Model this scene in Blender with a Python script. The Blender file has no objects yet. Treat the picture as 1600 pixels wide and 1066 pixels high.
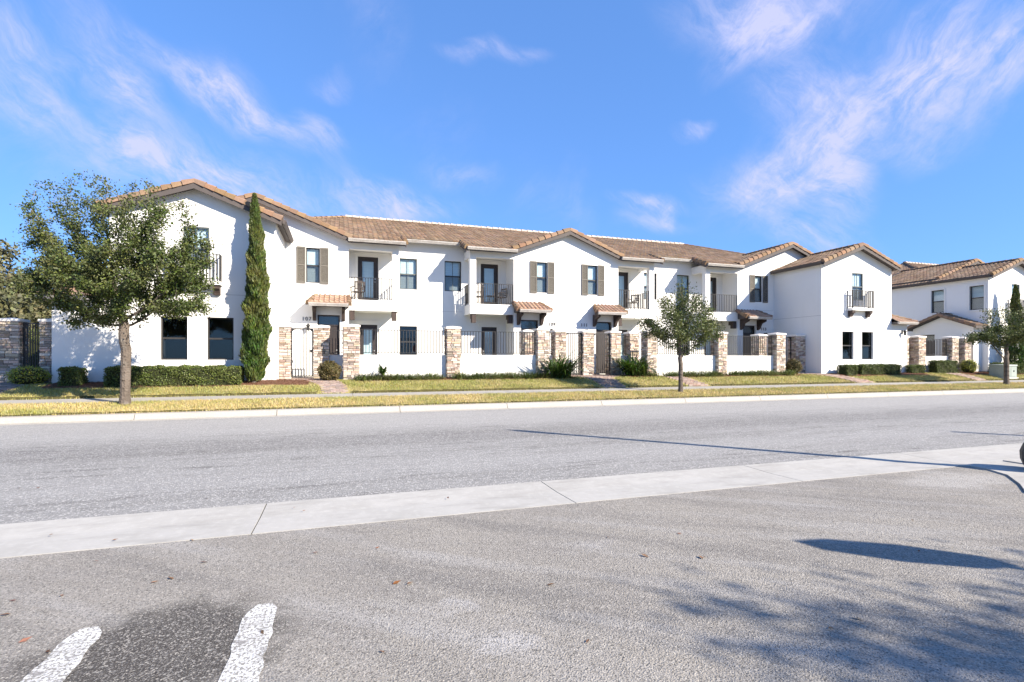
import bpy, math, random
import numpy as np
from mathutils import Vector, Matrix
R = math.radians
random.seed(7); RNG = np.random.default_rng(11)
SC = bpy.context.scene
COL = SC.collection

# ------------------------------------------------------------------ camera
PHI = R(18.3); FPX = 810.0; EYE = 1.55
cd = bpy.data.cameras.new('camera'); cam = bpy.data.objects.new('camera', cd); COL.objects.link(cam)
cam.location = (0, 0, EYE); cam.rotation_euler = (R(90), 0, -PHI)
cd.sensor_width = 36; cd.lens = 36 * FPX / 1600; cd.shift_y = (561 - 533) / 1600
cd.clip_start = .05; cd.clip_end = 3000
SC.camera = cam
# ------------------------------------------------------------------ sun, sky, exposure
SUN_AZ = R(41.5); SUN_EL = R(31)           # sun stands to the right behind the camera
to_sun = Vector((math.sin(SUN_AZ) * math.cos(SUN_EL), -math.cos(SUN_AZ) * math.cos(SUN_EL), math.sin(SUN_EL)))
sl = bpy.data.lights.new('sun', 'SUN'); sl.energy = 5.0; sl.angle = R(.53); sl.color = (1.0, .89, .74)
so = bpy.data.objects.new('sun', sl); COL.objects.link(so); so.rotation_euler = to_sun.to_track_quat('Z', 'Y').to_euler()
so.location = (20, -20, 30)
SC.view_settings.view_transform = 'Standard'; SC.view_settings.look = 'None'
SC.view_settings.exposure = 1.30; SC.view_settings.gamma = 1; SC.view_settings.use_curve_mapping = False

def make_world():
    w = bpy.data.worlds.new('World'); SC.world = w; w.use_nodes = True
    nt = w.node_tree; nt.nodes.clear(); N = nt.nodes.new; L = nt.links.new
    out = N('ShaderNodeOutputWorld'); bg = N('ShaderNodeBackground'); bg.inputs['Strength'].default_value = SKY_STRENGTH
    sky = N('ShaderNodeTexSky'); sky.sky_type = 'NISHITA'; sky.sun_disc = False
    sky.sun_elevation = SUN_EL; sky.sun_rotation = math.pi - SUN_AZ
    sky.air_density = 1.0; sky.dust_density = .25; sky.ozone_density = 2.0; sky.altitude = 0
    gm = N('ShaderNodeGamma'); gm.inputs['Gamma'].default_value = .5; L(sky.outputs[0], gm.inputs['Color'])   # the camera's soft shoulder on the bright horizon
    hs = N('ShaderNodeMix'); hs.data_type = 'RGBA'; hs.blend_type = 'MULTIPLY'; hs.inputs['Factor'].default_value = 1; L(gm.outputs[0], hs.inputs['A']); hs.inputs['B'].default_value = SKY_TINT
    tc = N('ShaderNodeTexCoord'); sep = N('ShaderNodeSeparateXYZ'); L(tc.outputs['Generated'], sep.inputs[0])
    at = N('ShaderNodeMath'); at.operation = 'ARCTAN2'; L(sep.outputs[0], at.inputs[0]); L(sep.outputs[1], at.inputs[1])
    asn = N('ShaderNodeMath'); asn.operation = 'ARCSINE'; L(sep.outputs[2], asn.inputs[0])
    cmb = N('ShaderNodeCombineXYZ'); L(at.outputs[0], cmb.inputs[0]); L(asn.outputs[0], cmb.inputs[1])
    # cirrus texture: distorted, stretched noise
    wn = N('ShaderNodeTexNoise'); wn.inputs['Scale'].default_value = 6.5; wn.inputs['Detail'].default_value = 4
    L(cmb.outputs[0], wn.inputs['Vector'])
    wv = N('ShaderNodeVectorMath'); wv.operation = 'MULTIPLY_ADD'
    L(wn.outputs['Color'], wv.inputs[0]); wv.inputs[1].default_value = (.10, .10, 0); wv.inputs[2].default_value = (-.05, -.05, 0)
    wa = N('ShaderNodeVectorMath'); wa.operation = 'ADD'; L(cmb.outputs[0], wa.inputs[0]); L(wv.outputs[0], wa.inputs[1])
    def m(op, a, b=None, clamp=False):
        n = N('ShaderNodeMath'); n.operation = op; n.use_clamp = clamp
        for i, v in enumerate((a, b)):
            if v is None: continue
            if isinstance(v, (int, float)): n.inputs[i].default_value = v
            else: L(v, n.inputs[i])
        return n.outputs[0]
    total = None
    # (az deg, el deg, length, width, angle deg, strength)
    wisps = CLOUDS
    fac = {}
    for key, rot, sc in (('a', -35, (4.5, 11, 1)), ('b', 38, (5, 10, 1))):
        mp = N('ShaderNodeMapping'); mp.vector_type = 'POINT'
        mr = N('ShaderNodeMapping'); mr.inputs['Rotation'].default_value = (0, 0, R(-rot)); L(wa.outputs[0], mr.inputs[0])
        mp.inputs['Scale'].default_value = sc; L(mr.outputs[0], mp.inputs[0])
        n1 = N('ShaderNodeTexNoise'); n1.inputs['Scale'].default_value = 2.2; n1.inputs['Detail'].default_value = 11; n1.inputs['Roughness'].default_value = .70; n1.inputs['Distortion'].default_value = .0
        L(mp.outputs[0], n1.inputs['Vector'])
        r = N('ShaderNodeMapRange'); r.interpolation_type = 'SMOOTHSTEP'; r.inputs[1].default_value = .30; r.inputs[2].default_value = .76
        L(n1.outputs['Fac'], r.inputs[0]); fac[key] = r.outputs[0]
    n2 = N('ShaderNodeTexNoise'); n2.inputs['Scale'].default_value = 2.6; n2.inputs['Detail'].default_value = 6; L(wa.outputs[0], n2.inputs['Vector'])
    r2 = N('ShaderNodeMapRange'); r2.interpolation_type = 'SMOOTHSTEP'; r2.inputs[1].default_value = .5; r2.inputs[2].default_value = .85; L(n2.outputs['Fac'], r2.inputs[0])
    total = m('MULTIPLY', m('MULTIPLY', r2.outputs[0], fac['b']), .55)
    # clouds go on over the rest of the sky too, away from the ones in view
    for az, el, ln, wd, ang, st in wisps:
        mp = N('ShaderNodeMapping'); mp.vector_type = 'TEXTURE'
        mp.inputs['Location'].default_value = (R(az), R(el), 0); mp.inputs['Rotation'].default_value = (0, 0, R(ang)); mp.inputs['Scale'].default_value = (R(ln), R(wd), 1)
        L(wa.outputs[0], mp.inputs[0])
        ln_ = N('ShaderNodeVectorMath'); ln_.operation = 'LENGTH'; L(mp.outputs[0], ln_.inputs[0])
        rr = N('ShaderNodeMapRange'); rr.interpolation_type = 'SMOOTHSTEP'; rr.inputs[1].default_value = 1.75; rr.inputs[2].default_value = 0.0; rr.inputs[3].default_value = 0; rr.inputs[4].default_value = st
        L(ln_.outputs['Value'], rr.inputs[0])
        f = fac['a'] if ang < 0 else fac['b']
        g = m('MULTIPLY', rr.outputs[0], m('MULTIPLY_ADD', f, .85, ) if False else m('ADD', m('MULTIPLY', f, 1.15), .10))
        total = m('ADD', total, g)
    cl = m('MINIMUM', total, .8)
    mix = N('ShaderNodeMix'); mix.data_type = 'RGBA'; L(cl, mix.inputs['Factor']); L(hs.outputs['Result'], mix.inputs['A'])
    mix.inputs['B'].default_value = CLOUD_COL
    L(mix.outputs['Result'], bg.inputs['Color']); L(bg.outputs[0], out.inputs['Surface'])
SKY_STRENGTH = .09; SKY_TINT = (.70, 1.28, 2.35, 1); CLOUD_COL = (3.5, 3.5, 4.9, 1)
CLOUDS = [(-9.9, 23.8, 7.6, 1.37, -25, 0.8), (-10.7, 24.6, 3.2, 2.16, -15, 0.45), (-18.7, 23.1, 2.8, 1.69, -29, 0.75), (-24.9, 23.9, 2.5, 1.44, -11, 0.6), (-24.6, 20.7, 3.3, 1.76, -12, 0.65), (-20.2, 26.4, 3.4, 2.32, -23, 0.35), (-13.9, 17.7, 7.5, 2.86, -6, 0.6), (-11.8, 16.6, 5.8, 1.83, -4, 0.55), (-18.3, 18.9, 2.0, 1.25, -32, 0.5), (-1.8, 22.0, 2.2, 1.06, -35, 0.65), (-1.1, 26.9, 1.8, 1.2, -2, 0.35), (0.4, 15.1, 7.7, 2.29, -1, 0.4), (3.8, 16.7, 4.0, 1.78, -17, 0.45), (16.0, 30.9, 4.3, 0.8, -1, 0.4), (42.9, 31.3, 6.5, 2.57, -10, 0.55), (42.8, 29.4, 3.4, 1.93, 27, 0.75), (45.9, 28.3, 3.0, 1.38, 18, 0.6), (33.4, 16.2, 3.3, 0.75, -6, 0.75), (35.3, 14.9, 1.5, 0.95, 83, 0.6), (33.5, 14.2, 3.1, 1.09, -9, 0.45), (48.7, 23.4, 5.0, 2.56, -29, 0.6), (49.8, 20.0, 8.5, 3.12, 30, 0.8), (58.1, 24.5, 5.0, 2.71, 15, 0.6), (59.8, 21.5, 4.5, 3.17, 35, 0.45), (45.2, 16.9, 5.6, 2.14, -11, 0.65), (48.3, 11.8, 4.1, 1.84, -26, 0.6), (51.0, 16.8, 3.9, 1.79, -82, 0.6), (56.4, 17.8, 1.8, 1.67, 6, 0.3), (37.4, 23.0, 1.8, 0.67, -2, 0.5), (62.9, 23.1, 1.7, 2.01, 5, 0.6), (12.7, 19.8, 3.2, 1.41, 5, 0.3), (6.5, 16.8, 5.5, 1.38, -4, 0.35)]
make_world()

# ------------------------------------------------------------------ mesh helpers
class MB:
    def __init__(s): s.v = []; s.f = []; s.m = []
    def add(s, vs, fs, mi=0):
        n = len(s.v); s.v += [tuple(v) for v in vs]; s.f += [tuple(i + n for i in f) for f in fs]; s.m += [mi] * len(fs); return s
    def box(s, x0, x1, y0, y1, z0, z1, mi=0):
        if x0 > x1: x0, x1 = x1, x0
        if y0 > y1: y0, y1 = y1, y0
        return s.add([(x0,y0,z0),(x1,y0,z0),(x1,y1,z0),(x0,y1,z0),(x0,y0,z1),(x1,y0,z1),(x1,y1,z1),(x0,y1,z1)],
                     [(0,3,2,1),(4,5,6,7),(0,1,5,4),(1,2,6,5),(2,3,7,6),(3,0,4,7)], mi)
    def prism(s, pts, d, mi=0):
        """closed polygon of 3D points extruded by vector d"""
        n = len(pts); d = Vector(d); a = [Vector(p) for p in pts]; b = [p + d for p in a]
        fs = [tuple(range(n))[::-1], tuple(range(n, 2 * n))] + [(i, (i + 1) % n, n + (i + 1) % n, n + i) for i in range(n)]
        return s.add(a + b, fs, mi)
    def tube(s, p0, p1, r0, r1=None, n=8, cap=True, mi=0):
        r1 = r0 if r1 is None else r1
        p0 = Vector(p0); p1 = Vector(p1); d = (p1 - p0).normalized()
        a = d.orthogonal().normalized(); b = d.cross(a)
        vs = []
        for p, r in ((p0, r0), (p1, r1)):
            for i in range(n):
                t = 2 * math.pi * i / n; vs.append(p + (a * math.cos(t) + b * math.sin(t)) * r)
        fs = [(i, (i + 1) % n, n + (i + 1) % n, n + i) for i in range(n)]
        if cap: fs += [tuple(range(n))[::-1], tuple(range(n, 2 * n))]
        return s.add(vs, fs, mi)
    def lathe(s, prof, c=(0, 0, 0), n=16, mi=0):
        vs = []; fs = []
        for r, z in prof:
            for i in range(n):
                t = 2 * math.pi * i / n; vs.append((c[0] + r * math.cos(t), c[1] + r * math.sin(t), c[2] + z))
        for j in range(len(prof) - 1):
            for i in range(n): fs.append((j*n+i, j*n+(i+1)%n, (j+1)*n+(i+1)%n, (j+1)*n+i))
        fs.append(tuple(range(n))[::-1]); fs.append(tuple(range((len(prof)-1)*n, len(prof)*n)))
        return s.add(vs, fs, mi)
    def mesh(s, name, mats, org=(0, 0, 0), smooth=False):
        me = bpy.data.meshes.new(name)
        o = Vector(org); me.from_pydata([Vector(v) - o for v in s.v], [], s.f)
        mats = mats if isinstance(mats, (list, tuple)) else [mats]
        for m_ in mats: me.materials.append(m_)
        if len(mats) > 1: me.polygons.foreach_set('material_index', s.m)
        if smooth: me.polygons.foreach_set('use_smooth', [True] * len(me.polygons))
        me.update(); return me
    def build(s, name, mats, parent=None, org=None, smooth=False):
        """mesh given in world coordinates; the object's origin is org (default: the parent's origin)"""
        if org is None: org = wloc(parent)
        me = s.mesh(name, mats, org, smooth)
        return link(name, me, parent, Vector(org) - wloc(parent))
def wloc(o):
    v = Vector((0, 0, 0))
    while o is not None: v += o.location; o = o.parent
    return v
def link(name, data, parent=None, loc=(0, 0, 0), rot=None, scale=None):
    o = bpy.data.objects.new(name, data); COL.objects.link(o)
    if parent is not None: o.parent = parent
    o.location = loc
    if rot is not None: o.rotation_euler = rot
    if scale is not None: o.scale = scale
    return o
def tag(o, label=None, cat=None, group=None, kind=None):
    if label: o['label'] = label
    if cat: o['category'] = cat
    if group: o['group'] = group
    if kind: o['kind'] = kind
    return o
def thing(name, label, cat, loc=(0, 0, 0), group=None, rz=0, kind=None):
    o = link(name, None, None, loc, (0, 0, rz)); o.empty_display_size = .2
    return tag(o, label, cat, group, kind)
def struct(name, loc=(0, 0, 0)):
    o = link(name, None, None, loc); o['kind'] = 'structure'; o.empty_display_size = .2; return o
def copy_tree(o, parent=None):
    c = o.copy(); COL.objects.link(c); c.parent = parent
    for ch in o.children: copy_tree(ch, c)
    return c
def np_mesh(name, V, F, mat):
    """V (n,3) array, F (m,k) array of equal polygons"""
    me = bpy.data.meshes.new(name); V = np.asarray(V, np.float32); F = np.asarray(F, np.int32); k = F.shape[1]
    me.vertices.add(len(V)); me.vertices.foreach_set('co', V.ravel())
    me.loops.add(F.size); me.loops.foreach_set('vertex_index', F.ravel())
    me.polygons.add(len(F)); me.polygons.foreach_set('loop_start', np.arange(len(F), dtype=np.int32) * k)
    me.materials.append(mat); me.update(calc_edges=True); return me

# ------------------------------------------------------------------ materials
def mat(name, col, rough=.8, metal=0, spec=.3, noise=None, bump=None, rand=None, trans=None, coord='Object'):
    """noise: list of (scale, detail, colour, lo, hi, amount); bump: (scale, detail, strength, distance); rand: (hue, sat, val) spread per island and object"""
    m = bpy.data.materials.new(name); m.use_nodes = True; nt = m.node_tree; N = nt.nodes.new; L = nt.links.new
    b = nt.nodes['Principled BSDF']; b.inputs['Roughness'].default_value = rough; b.inputs['Metallic'].default_value = metal
    b.inputs['Specular IOR Level'].default_value = spec
    tc = N('ShaderNodeTexCoord'); vec = tc.outputs[coord]
    if coord == 'World':
        pass
    c = N('ShaderNodeRGB'); c.outputs[0].default_value = (*col, 1); cur = c.outputs[0]
    for it in (noise or []):
        sc, det, c2, lo, hi, am = it[:6]
        n = N('ShaderNodeTexNoise'); n.inputs['Scale'].default_value = sc; n.inputs['Detail'].default_value = det; n.inputs['Roughness'].default_value = .6
        v = vec
        if len(it) > 6:
            mp = N('ShaderNodeMapping'); mp.inputs['Scale'].default_value = it[6]
            if len(it) > 7: mp.inputs['Rotation'].default_value = it[7]
            L(vec, mp.inputs[0]); v = mp.outputs[0]
        L(v, n.inputs['Vector'])
        r = N('ShaderNodeMapRange'); r.inputs[1].default_value = lo; r.inputs[2].default_value = hi; r.inputs[4].default_value = am; L(n.outputs['Fac'], r.inputs[0])
        mx = N('ShaderNodeMix'); mx.data_type = 'RGBA'; L(r.outputs[0], mx.inputs['Factor']); L(cur, mx.inputs['A']); mx.inputs['B'].default_value = (*c2, 1); cur = mx.outputs['Result']
    if rand:
        g = N('ShaderNodeNewGeometry'); oi = N('ShaderNodeObjectInfo'); ad = N('ShaderNodeMath'); ad.operation = 'ADD'
        L(g.outputs['Random Per Island'], ad.inputs[0]); L(oi.outputs['Random'], ad.inputs[1])
        fr = N('ShaderNodeMath'); fr.operation = 'FRACT'; L(ad.outputs[0], fr.inputs[0])
        wn = N('ShaderNodeTexWhiteNoise'); wn.noise_dimensions = '1D'; L(fr.outputs[0], wn.inputs['W'])
        sp = N('ShaderNodeSeparateColor'); L(wn.outputs['Color'], sp.inputs[0])
        hs = N('ShaderNodeHueSaturation'); L(cur, hs.inputs['Color'])
        for i, (nm, mid) in enumerate((('Hue', .5), ('Saturation', 1), ('Value', 1))):
            r = N('ShaderNodeMapRange'); r.inputs[3].default_value = mid - rand[i]; r.inputs[4].default_value = mid + rand[i]; L(sp.outputs[i], r.inputs[0]); L(r.outputs[0], hs.inputs[nm])
        cur = hs.outputs[0]
    L(cur, b.inputs['Base Color'])
    if bump:
        bs = bump if isinstance(bump, list) else [bump]; prev = None
        for sc, det, st, di in bs:
            n = N('ShaderNodeTexNoise'); n.inputs['Scale'].default_value = sc; n.inputs['Detail'].default_value = det; L(vec, n.inputs['Vector'])
            bp = N('ShaderNodeBump'); bp.inputs['Strength'].default_value = st; bp.inputs['Distance'].default_value = di; L(n.outputs['Fac'], bp.inputs['Height'])
            if prev: L(prev, bp.inputs['Normal'])
            prev = bp.outputs[0]
        L(prev, b.inputs['Normal'])
    if trans:
        t = N('ShaderNodeBsdfTranslucent'); mx = N('ShaderNodeMixShader'); mx.inputs[0].default_value = trans
        L(cur, t.inputs['Color']); L(b.outputs[0], mx.inputs[1]); L(t.outputs[0], mx.inputs[2]); L(mx.outputs[0], nt.nodes['Material Output'].inputs['Surface'])
    m['_b'] = b.name
    return m
M = {}
M['stucco'] = mat('white_stucco', (.74, .735, .72), .92, spec=.1, noise=[(.55, 4, (.66, .655, .64), .5, .75, .5), (5, 5, (.74, .73, .71), .5, .8, .3), (2.2, 4, (.62, .62, .60), .60, .82, .32, (1, 1, .12))], bump=[(60, 4, .35, .01), (6, 3, .15, .02)])
M['trim'] = mat('pale_trim', (.72, .71, .68), .85, spec=.15, noise=[(4, 4, (.66, .65, .62), .5, .8, .4)], bump=(70, 3, .2, .01))
M['joint'] = mat('stucco_joint', (.42, .42, .42), .9)
M['tile'] = mat('roof_tile', (.24, .17, .12), .88, spec=.12, noise=[(1.1, 5, (.16, .115, .085), .42, .70, .8), (9, 5, (.35, .26, .185), .55, .8, .5), (3, 5, (.14, .11, .09), .62, .8, .7)], rand=(.012, .14, .26), bump=(45, 4, .3, .01))
M['rake'] = mat('rake_tile', (.225, .148, .095), .85, spec=.15, noise=[(3, 5, (.17, .115, .08), .45, .75, .7), (18, 4, (.34, .25, .18), .5, .8, .5)], rand=(.012, .12, .18), bump=(40, 4, .3, .01))
M['ridge'] = mat('ridge_tile', (.52, .44, .37), .85, noise=[(6, 4, (.38, .29, .22), .45, .75, .6)], rand=(.01, .1, .12), bump=(40, 4, .3, .01))  # pale mortar tone, with the sun's glint on the caps put into the colour
M['canopy_tile'] = mat('canopy_tile', (.34, .235, .175), .85, spec=.15, noise=[(5, 5, (.26, .15, .095), .45, .75, .6), (14, 3, (.46, .36, .28), .55, .8, .6)], rand=(.012, .1, .15), bump=(40, 4, .3, .01))
M['fascia'] = mat('taupe_fascia', (.085, .072, .068), .7, noise=[(4, 4, (.12, .105, .1), .5, .8, .5)])
M['gutter'] = mat('weathered_gutter', (.42, .40, .38), .6, noise=[(3, 6, (.26, .23, .2), .42, .7, .8, (1, 3, 6)), (14, 4, (.7, .69, .67), .5, .8, .5)])
M['bronze'] = mat('dark_bronze_frame', (.035, .033, .033), .45, spec=.4, noise=[(8, 3, (.06, .055, .05), .5, .8, .5)])
M['frame_grey'] = mat('grey_green_frame', (.10, .115, .115), .5, spec=.4)
M['door'] = mat('dark_door', (.030, .024, .024), .5, spec=.35, noise=[(5, 4, (.05, .04, .038), .4, .8, .6, (1, 1, .2))])
M['door_glass'] = None
M['shutter'] = mat('taupe_shutter', (.125, .115, .098), .75, noise=[(7, 4, (.155, .14, .125), .45, .8, .6)])
M['iron'] = mat('black_iron', (.022, .021, .022), .5, spec=.4, noise=[(20, 3, (.05, .045, .04), .55, .8, .6)])
M['wood'] = mat('dark_bracket_wood', (.05, .036, .032), .7, noise=[(6, 4, (.09, .065, .055), .4, .8, .7, (1, 1, .3))])
M['stone'] = mat('ledge_stone', (.42, .345, .29), .9, spec=.1, noise=[(7, 5, (.62, .55, .47), .42, .68, .8), (16, 5, (.30, .21, .16), .52, .75, .6)], rand=(.03, .45, .48), bump=[(35, 5, .7, .02)])
M['mortar'] = mat('stone_core', (.20, .17, .145), .95, noise=[(12, 4, (.3, .26, .22), .4, .8, .6)])
M['cap'] = mat('pillar_cap', (.76, .73, .69), .85, noise=[(5, 5, (.55, .52, .48), .5, .8, .5)], bump=(40, 4, .2, .01))
M['blind'] = mat('window_blind', (.58, .66, .68), .8, noise=[(2, 2, (.46, .54, .57), .4, .7, .6, (1, 1, 14))])
M['dark_room'] = mat('dark_interior', (.06, .066, .07), .9)
M['screen'] = mat('insect_screen', (.12, .14, .145), .8)
M['turf_edge'] = mat('turf_edge', (.07, .062, .022), .97, noise=[(14, 5, (.15, .13, .045), .45, .7, .8)], bump=[(40, 5, 1, .03)])  # dark thatch, with the shade in the turf's gaps put into the colour
M['concrete'] = mat('pale_concrete', (.385, .375, .35), .9, spec=.15, noise=[(1.2, 5, (.31, .30, .275), .42, .7, .8), (12, 6, (.46, .45, .42), .5, .75, .6), (1.1, 6, (.26, .25, .23), .50, .72, .7, (1, 4, 1), (0, 0, R(28))), (60, 3, (.36, .35, .33), .58, .75, .5)], bump=[(90, 4, .35, .006)])
M['walk'] = mat('aged_sidewalk', (.33, .315, .285), .92, spec=.1, noise=[(1.5, 6, (.23, .22, .195), .42, .72, .7), (14, 5, (.4, .385, .35), .5, .75, .5)], bump=[(70, 4, .3, .006)])
M['kerb'] = mat('kerb_concrete', (.33, .312, .28), .9, spec=.12, noise=[(1.1, 6, (.28, .265, .235), .45, .72, .7), (9, 6, (.30, .28, .25), .6, .78, .6), (30, 4, (.56, .54, .49), .5, .75, .4)], bump=[(70, 4, .3, .006)])
M['paver'] = mat('brick_paver', (.27, .205, .175), .92, spec=.1, noise=[(9, 5, (.36, .305, .27), .45, .75, .7)], rand=(.015, .25, .28), bump=(60, 4, .4, .006))
M['soil'] = mat('lawn_soil', (.32, .28, .11), .97, spec=.05, noise=[(.9, 6, (.38, .30, .15), .42, .66, .9), (22, 5, (.14, .13, .05), .5, .8, .6)], bump=[(40, 5, .8, .04)])
M['dry_soil'] = mat('verge_soil', (.36, .29, .14), .97, spec=.05, noise=[(.8, 6, (.24, .225, .08), .48, .66, .8), (22, 5, (.20, .16, .08), .5, .8, .6)], bump=[(40, 5, .8, .04)])
M['mulch'] = mat('red_brown_mulch', (.16, .085, .055), .97, spec=.05, noise=[(30, 5, (.26, .15, .10), .45, .7, .8), (12, 4, (.05, .03, .02), .55, .75, .7)], bump=[(60, 5, 1, .05)])
M['mulch_chip'] = mat('mulch_chip', (.20, .10, .065), .95, spec=.05, rand=(.015, .2, .45))
M['earth'] = mat('far_ground', (.16, .16, .07), .97, spec=.05, noise=[(.3, 6, (.22, .2, .1), .4, .7, .8)])
M['bark'] = mat('oak_bark', (.145, .12, .10), .95, spec=.08, noise=[(8, 6, (.07, .058, .048), .45, .7, .8, (1, 1, .25)), (3, 4, (.24, .225, .20), .55, .75, .7)], bump=[(22, 6, 1, .04)])
M['twig'] = mat('grey_twig', (.22, .19, .16), .95, spec=.08, noise=[(6, 4, (.13, .11, .09), .4, .7, .7)])
def leafmat(name, col, col2, rand=(.03, .2, .45), tr=.22, rough=.55):
    return mat(name, col, rough, spec=.35, noise=[(.9, 3, col2, .42, .66, .8)], rand=rand, trans=tr)
M['oak_leaf'] = leafmat('oak_leaf', (.066, .092, .022), (.14, .15, .055), (.025, .2, .5))
M['dry_leaf'] = leafmat('dull_oak_leaf', (.11, .105, .06), (.16, .14, .09), (.02, .2, .4))
M['cypress'] = leafmat('cypress_leaf', (.055, .100, .020), (.14, .125, .040), (.03, .2, .5), .15)
M['hedge'] = leafmat('hedge_leaf', (.085, .115, .028), (.125, .15, .042), (.025, .2, .5), .15)
M['boxwood'] = leafmat('bronze_hedge_leaf', (.10, .085, .03), (.15, .11, .05), (.03, .2, .45), .15)
M['strap'] = leafmat('strap_leaf', (.055, .105, .022), (.09, .13, .035), (.025, .2, .45), .25, .4)
M['liriope'] = leafmat('liriope_leaf', (.11, .15, .040), (.19, .20, .075), (.03, .2, .45), .25, .45)
M['yellow_leaf'] = leafmat('yellow_green_leaf', (.28, .31, .045), (.38, .36, .07), (.03, .2, .4), .25)
M['grass'] = leafmat('grass_blade', (.34, .34, .11), (.50, .42, .20), (.03, .25, .35), .25, .7)
M['dry_grass'] = leafmat('dry_grass_blade', (.50, .41, .19), (.30, .31, .09), (.03, .25, .35), .25, .7)
M['far_tree'] = leafmat('far_tree_leaf', (.10, .105, .05), (.16, .145, .08), (.03, .2, .4), .15)
M['leaf_brown'] = mat('fallen_leaf', (.17, .085, .045), .8, rand=(.02, .2, .4))
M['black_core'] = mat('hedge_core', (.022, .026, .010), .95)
M['paint'] = None
M['sconce'] = mat('black_sconce', (.03, .03, .03), .5)
M['util'] = mat('utility_box_paint', (.26, .30, .27), .55, noise=[(3, 4, (.34, .37, .34), .45, .7, .7)])
M['pad'] = mat('utility_pad', (.42, .41, .38), .9)
M['red'] = mat('sign_red', (.45, .02, .025), .45)
M['white'] = mat('sign_white', (.8, .8, .8), .5)
M['galv'] = mat('galvanised_post', (.35, .36, .37), .45, metal=.6)
M['car_blue'] = mat('blue_grey_screen', (.10, .17, .26), .6)

def glass_mat(name, tint=(.93, .965, .975), refl=1.0):
    m = bpy.data.materials.new(name); m.use_nodes = True; nt = m.node_tree; nt.nodes.clear(); N = nt.nodes.new; L = nt.links.new
    o = N('ShaderNodeOutputMaterial'); t = N('ShaderNodeBsdfTransparent'); t.inputs[0].default_value = (*tint, 1)
    g = N('ShaderNodeBsdfGlossy'); g.inputs['Roughness'].default_value = .03; g.inputs['Color'].default_value = (.9, .93, .95, 1)
    lw = N('ShaderNodeLayerWeight'); lw.inputs['Blend'].default_value = .5
    n = N('ShaderNodeTexNoise'); n.inputs['Scale'].default_value = 1.4; bp = N('ShaderNodeBump'); bp.inputs['Strength'].default_value = .04; bp.inputs['Distance'].default_value = .05
    tc = N('ShaderNodeTexCoord'); L(tc.outputs['Object'], n.inputs['Vector']); L(n.outputs['Fac'], bp.inputs['Height']); L(bp.outputs[0], g.inputs['Normal'])
    ml = N('ShaderNodeMath'); ml.operation = 'MULTIPLY_ADD'; ml.use_clamp = True; pw = N('ShaderNodeMath'); pw.operation = 'POWER'; L(lw.outputs['Facing'], pw.inputs[0]); pw.inputs[1].default_value = 4; L(pw.outputs[0], ml.inputs[0]); ml.inputs[1].default_value = .7; ml.inputs[2].default_value = .045 * refl
    mx = N('ShaderNodeMixShader'); L(ml.outputs[0], mx.inputs[0]); L(t.outputs[0], mx.inputs[1]); L(g.outputs[0], mx.inputs[2]); L(mx.outputs[0], o.inputs['Surface']); return m
M['glass'] = glass_mat('window_glass')
M['glass_dark'] = glass_mat('dark_window_glass', (.72, .74, .75), .9)  # darker tint, used for screened panes and dark panes

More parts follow.
